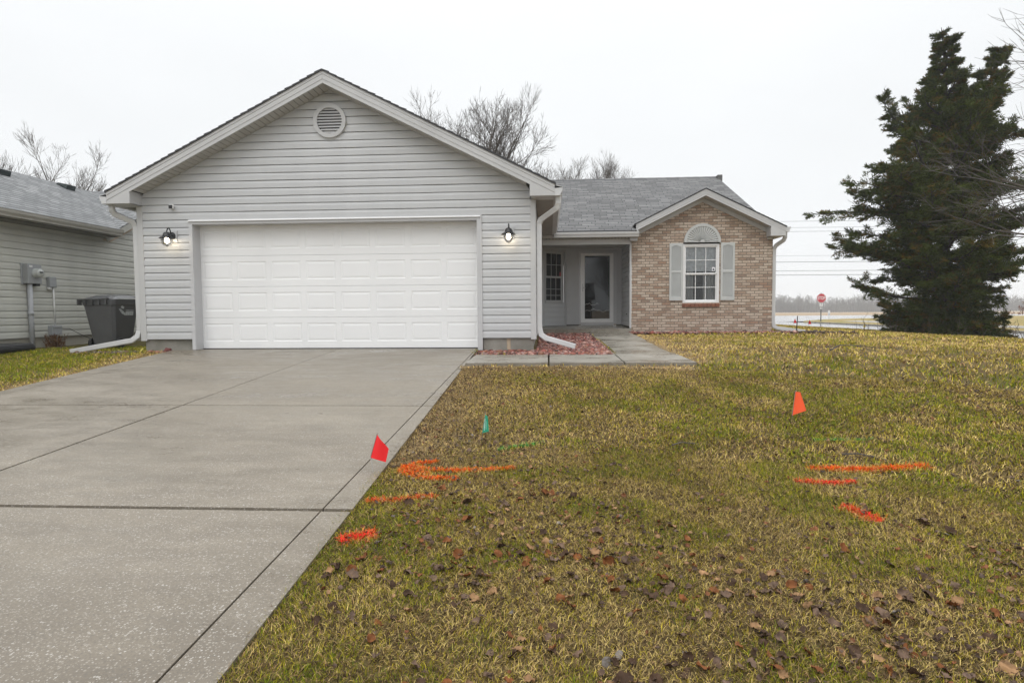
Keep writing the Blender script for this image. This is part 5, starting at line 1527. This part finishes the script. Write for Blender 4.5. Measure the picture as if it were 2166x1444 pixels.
# ---------------------------------------------------------------- reddish hedge across the street and far wood
rng = np.random.default_rng(12)
N = 420
P_ = np.stack([rng.uniform(40, 62, N), rng.normal(34, 1.2, N), rng.uniform(-.2, .75, N)], 1); D_ = rng.normal(0, 1, (N, 3)); D_[:, 2] = np.abs(D_[:, 2])+.3; D_ /= np.linalg.norm(D_, axis=1, keepdims=True)
V, Q, Tt, tt = spray_leaves(rng, P_, D_, np.full(N, .7), 26, .06, .2)
col = np.repeat(np.array([[.16, .075, .055]])*rng.uniform(.6, 1.5, (N*26, 1)), 5, 0)
tag(arr_mesh('hedge', V, [Q, Tt], col, m_attr('russet_hedge', .9, .1)), 'low russet hedge on the bank across the side street', 'hedge')
W_ = []
rng = np.random.default_rng(19)
for i in range(1100):
    x = rng.uniform(60, 400); y = rng.uniform(312, 352); z0 = -1.65; h = rng.uniform(8.2, 12.2)*(1+.12*math.sin(x*.07))
    lean = rng.normal(0, .02, 2)
    W_.append((np.array([[x, y, z0], [x+lean[0]*h, y+lean[1]*h, z0+h*.8]]), np.array([.16, .05])))
    for b in range(20):
        q = rng.uniform(.12, .9); a = rng.uniform(0, 2*PI); l_ = h*.30*(1.1-q)+.5
        p = np.array([x+lean[0]*h*q, y+lean[1]*h*q, z0+h*q*.85])
        W_.append((np.stack([p, p+np.array([math.cos(a)*l_, math.sin(a)*l_*.6, l_*rng.uniform(.5, 1.3)])]), np.array([.07, .028])))
    for b in range(9):      # undergrowth
        p = np.array([x+rng.normal(0, 1.2), y+rng.normal(0, 2), z0]); W_.append((np.stack([p, p+np.array([rng.normal(0, .6), 0, rng.uniform(1.5, 5.5)])]), np.array([.34, .08])))
v, f = tubes(W_, 3)
tag(arr_mesh('far_woods', v, [f], None, simple('winter_wood', (.045, .042, .038), .9, .3, (.2, .2, .2))), 'hazy grey line of bare woods beyond the field', 'woods', kind='stuff')

# ---------------------------------------------------------------- grass
GR = np.array([[.150, .205, .012], [.315, .290, .018], [.470, .365, .040], [.64, .48, .175], [.42, .265, .125], [.120, .062, .030]])
def blades(x, y, z, ln, w, lean, az, col, curve):
    N = len(x)
    dx, dy = np.cos(az), np.sin(az)
    # two segments: first rises, second bends over
    l1, l2 = ln*.5, ln*.5
    a1 = lean*.6; a2 = np.minimum(lean+curve, 1.75)
    p0 = np.stack([x, y, z-.004], 1)
    p1 = p0+np.stack([dx*np.sin(a1)*l1, dy*np.sin(a1)*l1, np.cos(a1)*l1], 1)
    p2 = p1+np.stack([dx*np.sin(a2)*l2, dy*np.sin(a2)*l2, np.cos(a2)*l2], 1)
    tw = az+PI/2+RNG.normal(0, .7, N)
    s_ = np.stack([np.cos(tw), np.sin(tw), np.zeros(N)], 1)*w[:, None]*.5
    V = np.stack([p0-s_, p0+s_, p1+s_*.85, p1-s_*.85, p2], 1).reshape(-1, 3)
    i = np.arange(N)*5
    return V, np.stack([i, i+1, i+2, i+3], 1), np.stack([i+3, i+2, i+4], 1), np.repeat(col, 5, 0)
def scatter(x0, x1, y0, y1, dens, dist, cluster=.6, tuft=.022):
    n = int((x1-x0)*(y1-y0)*dens)
    nc = n//9
    cx_ = RNG.uniform(x0, x1, nc); cy_ = RNG.uniform(y0, y1, nc)
    k = RNG.integers(0, nc, n); free = RNG.random(n) > cluster
    x = np.where(free, RNG.uniform(x0, x1, n), cx_[k]+RNG.normal(0, tuft, n)); y = np.where(free, RNG.uniform(y0, y1, n), cy_[k]+RNG.normal(0, tuft, n))
    d = np.hypot(x-CAM.x, y-CAM.y)
    m_ = (d > dist[0]) & (d < dist[1]) & ~in_pave(x, y, -.07*vnoise(x, y, 6)**1.5) & ~in_bed(x, y) & ~in_house(x, y) & (x < 22.4)
    tid = np.where(free, RNG.integers(0, 1 << 30, n), k)
    return x[m_], y[m_], tid[m_]
def lawn_blades(x, y, tid, lscale, wid, sel=None):
    N = len(x)
    g, s = turf(x, y)
    h1 = (tid*2654435761 % 1000003)/1000003.0                 # per-tuft random
    r = RNG.random(N)*.55+h1*.45
    cls = np.where(r < .04+g*.46, 0, np.where(r < .10+g*.78, 1, np.where(r < .38+g*.52, 2, np.where(r < .74+.1*s, 3, np.where(r < .88, 4, 5)))))
    sm = RNG.random(N) < s*.85
    cls = np.where(sm, np.where(RNG.random(N) < .42, 3, np.where(RNG.random(N) < .85, 4, 5)), cls)
    col = GR[cls]*RNG.uniform(.65, 1.3, (N, 1))
    deep = fbm(x, y, .8, 91, 3)[:, None]
    col = col*(.82+.36*deep)
    flow = fbm(x, y, 1.3, 51, 2)*4*PI
    az = np.where(RNG.random(N) < .5, flow+RNG.normal(0, .6, N), RNG.uniform(0, 2*PI, N))
    az = np.where(h1 > .5, az, RNG.uniform(0, 2*PI, N))
    dry = (cls >= 3)
    lean = np.clip(np.where(dry, RNG.normal(1.12, .3, N), RNG.normal(.72, .32, N)), .05, 1.5)
    ln = lscale*RNG.uniform(.55, 1.35, N)*np.where(dry, 1.05, .9)*(1-.4*s)
    w = wid*RNG.uniform(.6, 1.3, N)
    return blades(x, y, lawn_z(x, y), ln, w, lean, az, col, RNG.uniform(.0, .45, N))
parts = []
for (box, dens, dist, ls, wd_) in (((3.6, 13, -9.9, -4.6), 26000, (1.0, 4.2), .034, .0021), ((3.6, 16, -9.9, .6), 7500, (4.2, 8.0), .043, .0040),
                                   ((3.6, 22.4, -9.5, 5.0), 1150, (8.0, 14), .068, .0080), ((8.0, 22.4, -4, 26), 330, (14, 31), .08, .015), ((-3.7, 1.2, -6.5, 2.3), 2400, (4, 14), .055, .0062)):
    x, y, tid = scatter(*box, dens, dist)
    keep = RNG.random(len(x)) < (.50+.5*turf(x, y)[0]+.25*turf(x, y)[1])
    parts.append(lawn_blades(x[keep], y[keep], tid[keep], ls, wd_))
# short flat thatch between the blades
for (box, dens, dist, ls, wd_) in (((3.6, 13, -9.9, -4.6), 9000, (1.0, 4.2), .034, .0034), ((3.6, 16, -9.9, .6), 3200, (4.2, 8.0), .042, .0055)):
    x, y, tid = scatter(*box, dens, dist, 0.0)
    N = len(x); g, s = turf(x, y)
    col = np.where((RNG.random(N) < .45)[:, None], np.array([.10, .065, .030]), np.where((RNG.random(N) < .5)[:, None], np.array([.24, .175, .075]), np.array([.05, .034, .02])))*RNG.uniform(.6, 1.4, (N, 1))
    parts.append(blades(x, y, lawn_z(x, y)+.004, ls*RNG.uniform(.5, 1.4, N), wd_*RNG.uniform(.6, 1.3, N), np.clip(RNG.normal(1.42, .12, N), 1, 1.56), RNG.uniform(0, 2*PI, N), col, RNG.uniform(0, .2, N)))
def join(parts):
    V, Q, T_, C_ = [], [], [], []; b = 0
    for v, q, t_, c in parts:
        V.append(v); Q.append(q+b); T_.append(t_+b); C_.append(c); b += len(v)
    return np.concatenate(V), [np.concatenate(Q), np.concatenate(T_)], np.concatenate(C_)
BLADE = m_attr('grass_blade', .75, .05)
V, F, C_ = join(parts)
tag(arr_mesh('grass', V, F, C_, BLADE), 'patchy winter grass blades covering the lawn', 'grass', kind='stuff')

# ---------------------------------------------------------------- sprayed utility marks: painted blades
def paint(lines, width, col, label, cover=.8, n=5200):
    width *= .84
    P_, VV = [], []
    tot = sum(math.dist(a, b) for l_ in lines for a, b in zip(l_, l_[1:]))
    for l_ in lines:
        for a, b in zip(l_, l_[1:]):
            k = max(20, int(n*width/.07*math.dist(a, b)))
            u = RNG.random(k); v = RNG.normal(0, .42, k)*width; VV.append(v)
            dx, dy = (b[0]-a[0]), (b[1]-a[1]); L_ = math.hypot(dx, dy)
            P_.append(np.stack([a[0]+dx*u-dy/L_*v, a[1]+dy*u+dx/L_*v], 1))
    P_ = np.concatenate(P_); x, y = P_[:, 0], P_[:, 1]
    V_ = np.concatenate(VV)/width
    k = RNG.random(len(x)) < cover*(.25+1.1*fbm(x, y, 9, 5, 2)); x, y, V_ = x[k], y[k], V_[k]
    N = len(x)
    c = np.array(col)*RNG.uniform(.7, 1.15, (N, 1))
    bare = GR[RNG.integers(1, 5, N)]*RNG.uniform(.6, 1.1, (N, 1))
    fade = np.clip(np.abs(V_)*1.15-.05+RNG.normal(0, .25, N)+.55*(fbm(x, y, 14, 8, 2)-.42), 0, 1)[:, None]     # misty edge of the spray
    c = c*(1-fade)+bare*fade
    cx_, cy_ = float(x.mean()), float(y.mean())
    v, q, t_, cc = blades(x, y, lawn_z(x, y)+.004, RNG.uniform(.018, .046, N), RNG.uniform(.003, .0065, N), np.clip(RNG.normal(.95, .3, N), .1, 1.5), RNG.uniform(0, 2*PI, N), c, RNG.uniform(.1, .7, N))
    return tag(arr_mesh('paint_mark', v, [q, t_], cc, m_attr('sprayed_paint', .7, .08), None, (cx_, cy_, gz(cx_, cy_))), label, 'paint mark', 'utility spray marks on the lawn')
ORG = (.86, .098, .008); RED_ = (.86, .018, .022); GRNP = (.05, .30, .06)
paint([[(5.31, -6.04), (5.18, -6.10), (5.11, -6.19), (5.14, -6.29), (5.27, -6.37), (5.49, -6.39)], [(5.15, -6.18), (5.30, -6.215), (5.48, -6.25), (5.84, -6.17)], [(5.10, -6.24), (5.22, -6.30)], [(5.13, -6.14), (5.24, -6.24)], [(5.12, -6.20), (5.30, -6.30)]], .055, ORG, 'looping orange spray mark on the grass beside the red flag')
paint([[(5.04, -6.77), (5.22, -6.74), (5.42, -6.67)]], .060, (.70, .06, .02), 'broken dark orange spray stripe on the grass at the driveway edge', .6)
paint([[(5.07, -7.27), (5.22, -7.19)]], .105, RED_, 'short bright red spray dash on the grass, nearest to the camera on the left', .95, 4800)
paint([[(7.68, -6.18), (8.05, -6.20), (8.45, -6.11)]], .085, ORG, 'long orange spray stripe on the right side of the lawn')
paint([[(7.50, -6.43), (7.68, -6.47), (7.84, -6.44)]], .050, RED_, 'narrow red spray stripe just below the long orange stripe')
paint([[(7.60, -6.82), (7.65, -6.93), (7.69, -7.0)]], .095, RED_, 'short slanting red spray dash on the right part of the lawn', .9, 4800)
paint([[(5.70, -5.77), (6.03, -5.64)]], .05, GRNP, 'faint green spray stripe on the grass right of the green flag', .45)
paint([[(7.99, -5.55), (8.44, -5.49)]], .05, GRNP, 'faint green spray stripe on the grass below the orange flag', .45)

# ---------------------------------------------------------------- dead leaves
def leaf_mesh(seed):
    rr = random.Random(seed)
    n, k = 9, 4
    pts = []
    lob = rr.choice([0, 3, 5]); curl = rr.uniform(.5, 1.6); tw = rr.uniform(-.6, .6); fold = rr.uniform(.2, .9)
    for i in range(n+1):
        u = i/n
        wdt = .40*math.sin(PI*min(1, u*.96+.03))**.75*(1+.35*(math.sin(lob*PI*u*1.3)**2 if lob else 0))
        for j in range(k+1):
            v = (j/k*2-1)*wdt*rr.uniform(.88, 1.08)
            z = fold*abs(v)**1.2*1.1+.22*curl*(u-.5)**2*2.2+.05*rr.gauss(0, 1)+.07*math.sin(u*8+j*1.9+seed)
            a = tw*(u-.5)*2
            pts.append(((u-.5)+rr.gauss(0, .012), v*math.cos(a)-z*math.sin(a), v*math.sin(a)+z*math.cos(a)))
    f = [(i*(k+1)+j, i*(k+1)+j+1, (i+1)*(k+1)+j+1, (i+1)*(k+1)+j) for i in range(n) for j in range(k)]
    m_ = len(pts)
    for q, (a, b) in enumerate(((-.5, 0), (-.72, .05))):
        pts += [(a, -.012, b), (a, .012, b)]
    f.append((m_, m_+1, m_+3, m_+2))
    me = bpy.data.meshes.new('leaf_shape'); me.from_pydata(pts, [], f); me.update()
    me.polygons.foreach_set('use_smooth', [True]*len(f))
    return me
def leaf_mat(nm, c):
    return simple(nm, c, .75, .45, (28, 28, 28), .4, 90, .2)
LCOL = [('rust brown', (.16, .058, .018)), ('grey brown', (.125, .080, .055)), ('silver grey', (.16, .138, .12)), ('tan', (.27, .155, .075)), ('dark brown', (.060, .034, .020))]
LM = [leaf_mat('leaf_'+n.replace(' ', '_'), c) for n, c in LCOL]
base_leaf = [leaf_mesh(i) for i in range(8)]
LEAF = [[None]*8 for _ in LCOL]
for a, m_ in enumerate(LM):
    for b in range(8):
        me = base_leaf[b].copy(); me.materials.append(m_); LEAF[a][b] = me
n = 64000
x = RNG.uniform(4.4, 16, n); y = RNG.uniform(-9.3, .8, n)
den = .34+.75*sstep(-5.8, -8.0, y)*sstep(4.9, 6.3, x+.4*(y+8))+.16*sstep(-2.5, -6.5, y)
den = den*(.25+1.35*sstep(.38, .68, fbm(x, y, 1.1, 81, 3)))
d = np.hypot(x-CAM.x, y-CAM.y)
k = (RNG.random(n) < den*.45) & ~in_pave(x, y, .04) & ~in_bed(x, y) & (d > 1.2)
x, y, d = x[k], y[k], d[k]
fwd = (x-CAM.x)*fw.x+(y-CAM.y)*fw.y; side = (x-CAM.x)*rt.x+(y-CAM.y)*rt.y
size = RNG.uniform(.022, .048, len(x))*np.where(RNG.random(len(x)) < .12, 1.3, 1)
vis = (np.abs(side) < fwd*.86+.1) & (fwd > 1.75)
rank = np.argsort(np.where(vis, d/size, 1e9))
pick = rank[:280]; rest = np.setdiff1d(np.arange(len(x)), pick)
cw = np.array([.23, .33, .02, .15, .27]); 
for q in pick:
    ci = int(RNG.choice(5, p=cw)); me = LEAF[ci][int(RNG.integers(0, 8))]
    o_ = bpy.data.objects.new('fallen_leaf', me); C.objects.link(o_)
    s_ = float(size[q])
    o_.location = (float(x[q]), float(y[q]), gz(x[q], y[q])+.010+.012*RNG.random())
    o_.rotation_euler = (float(RNG.normal(0, .45))+(PI if RNG.random() < .5 else 0), float(RNG.normal(0, .35)), float(RNG.uniform(0, 2*PI)))
    o_.scale = (s_, s_*float(RNG.uniform(.75, 1.15)), s_)
    tag(o_, f'curled {LCOL[ci][0]} dead leaf lying loose in the lawn grass', 'leaf', f'{LCOL[ci][0]} dead leaves scattered over the near lawn')
def leaf_stuff(name, x, y, size, label, zoff=.012):
    Vs, Fs, Cs = [], [], []; b = 0
    for q in range(len(x)):
        me = base_leaf[int(RNG.integers(0, 8))]
        co = np.array([v.co for v in me.vertices])
        ax, ay, az = float(RNG.normal(0, .45))+(PI if RNG.random() < .5 else 0), float(RNG.normal(0, .35)), float(RNG.uniform(0, 2*PI))
        R_ = np.array(Matrix.Rotation(az, 3, 'Z') @ Matrix.Rotation(ay, 3, 'Y') @ Matrix.Rotation(ax, 3, 'X'))
        v = (co*size[q]) @ R_.T+np.array([x[q], y[q], gz(x[q], y[q])+zoff+.01*RNG.random()])
        c = np.array(LCOL[int(RNG.choice(5, p=cw))][1])*RNG.uniform(.6, 1.3)
        Vs.append(v); Fs.append(LF+b); Cs.append(np.repeat(c[None], len(v), 0)); b += len(v)
    return tag(arr_mesh(name, np.concatenate(Vs), [np.concatenate(Fs)], np.concatenate(Cs), m_attr('leaf_litter', .6, .3, 60)), label, 'leaf litter', kind='stuff')
LF = np.array([p.vertices[:] for p in base_leaf[0].polygons])
leaf_stuff('leaf_litter', x[rest], y[rest], size[rest]*.62, 'small dead leaves littering the lawn')

# twigs
def twig(pts, r_, label, forks=(), seed=1):
    mb = MB(); mb.tube(pts, [r_, r_*.8, r_*.6, r_*.3][:len(pts)] if len(pts) <= 4 else r_, 6)
    for f_ in forks: mb.tube(f_, [r_*.5, r_*.25], 5)
    return tag(mb.build('fallen_twig', BARK), label, 'twig', 'fallen twigs on the lawn')
z_ = lambda x, y, h: (x, y, gz(x, y)+h)
twig([z_(10.35, -.6, .05), z_(10.55, -.45, .10), z_(10.85, -.40, .09), z_(11.2, -.55, .05)], .012, 'dark forked twig lying on the far lawn before the brick wing', [[z_(10.6, -.44, .1), z_(10.9, -.2, .07)], [z_(10.8, -.40, .09), z_(10.95, -.75, .05)], [z_(10.5, -.5, .08), z_(10.3, -.25, .05)]])
twig([z_(6.93, -5.75, .03), z_(7.0, -5.72, .04), z_(7.1, -5.72, .03)], .006, 'short pale twig in the middle of the lawn')
twig([z_(8.0, -5.95, .035), z_(8.08, -5.98, .045), z_(8.18, -6.0, .03)], .006, 'short brown twig lying just above the long orange spray stripe')

# ---------------------------------------------------------------- haze over the whole place
hz = NB('rain_haze'); hz.t.nodes.remove(hz.b)
pv = hz.n('ShaderNodeVolumePrincipled'); pv.inputs['Color'].default_value = (.96, .975, 1, 1); pv.inputs['Density'].default_value = .0011; pv.inputs['Anisotropy'].default_value = 0.0
hz.l(pv.outputs[0], hz.out.inputs['Volume'])
mb = MB(); mb.box(-300, 430, -70, 430, -3.3, 14.5)
ho = mb.build('haze', None); ho.data.materials.append(hz.m)
tag(ho, 'thin grey rain haze filling the air', 'haze', kind='stuff')
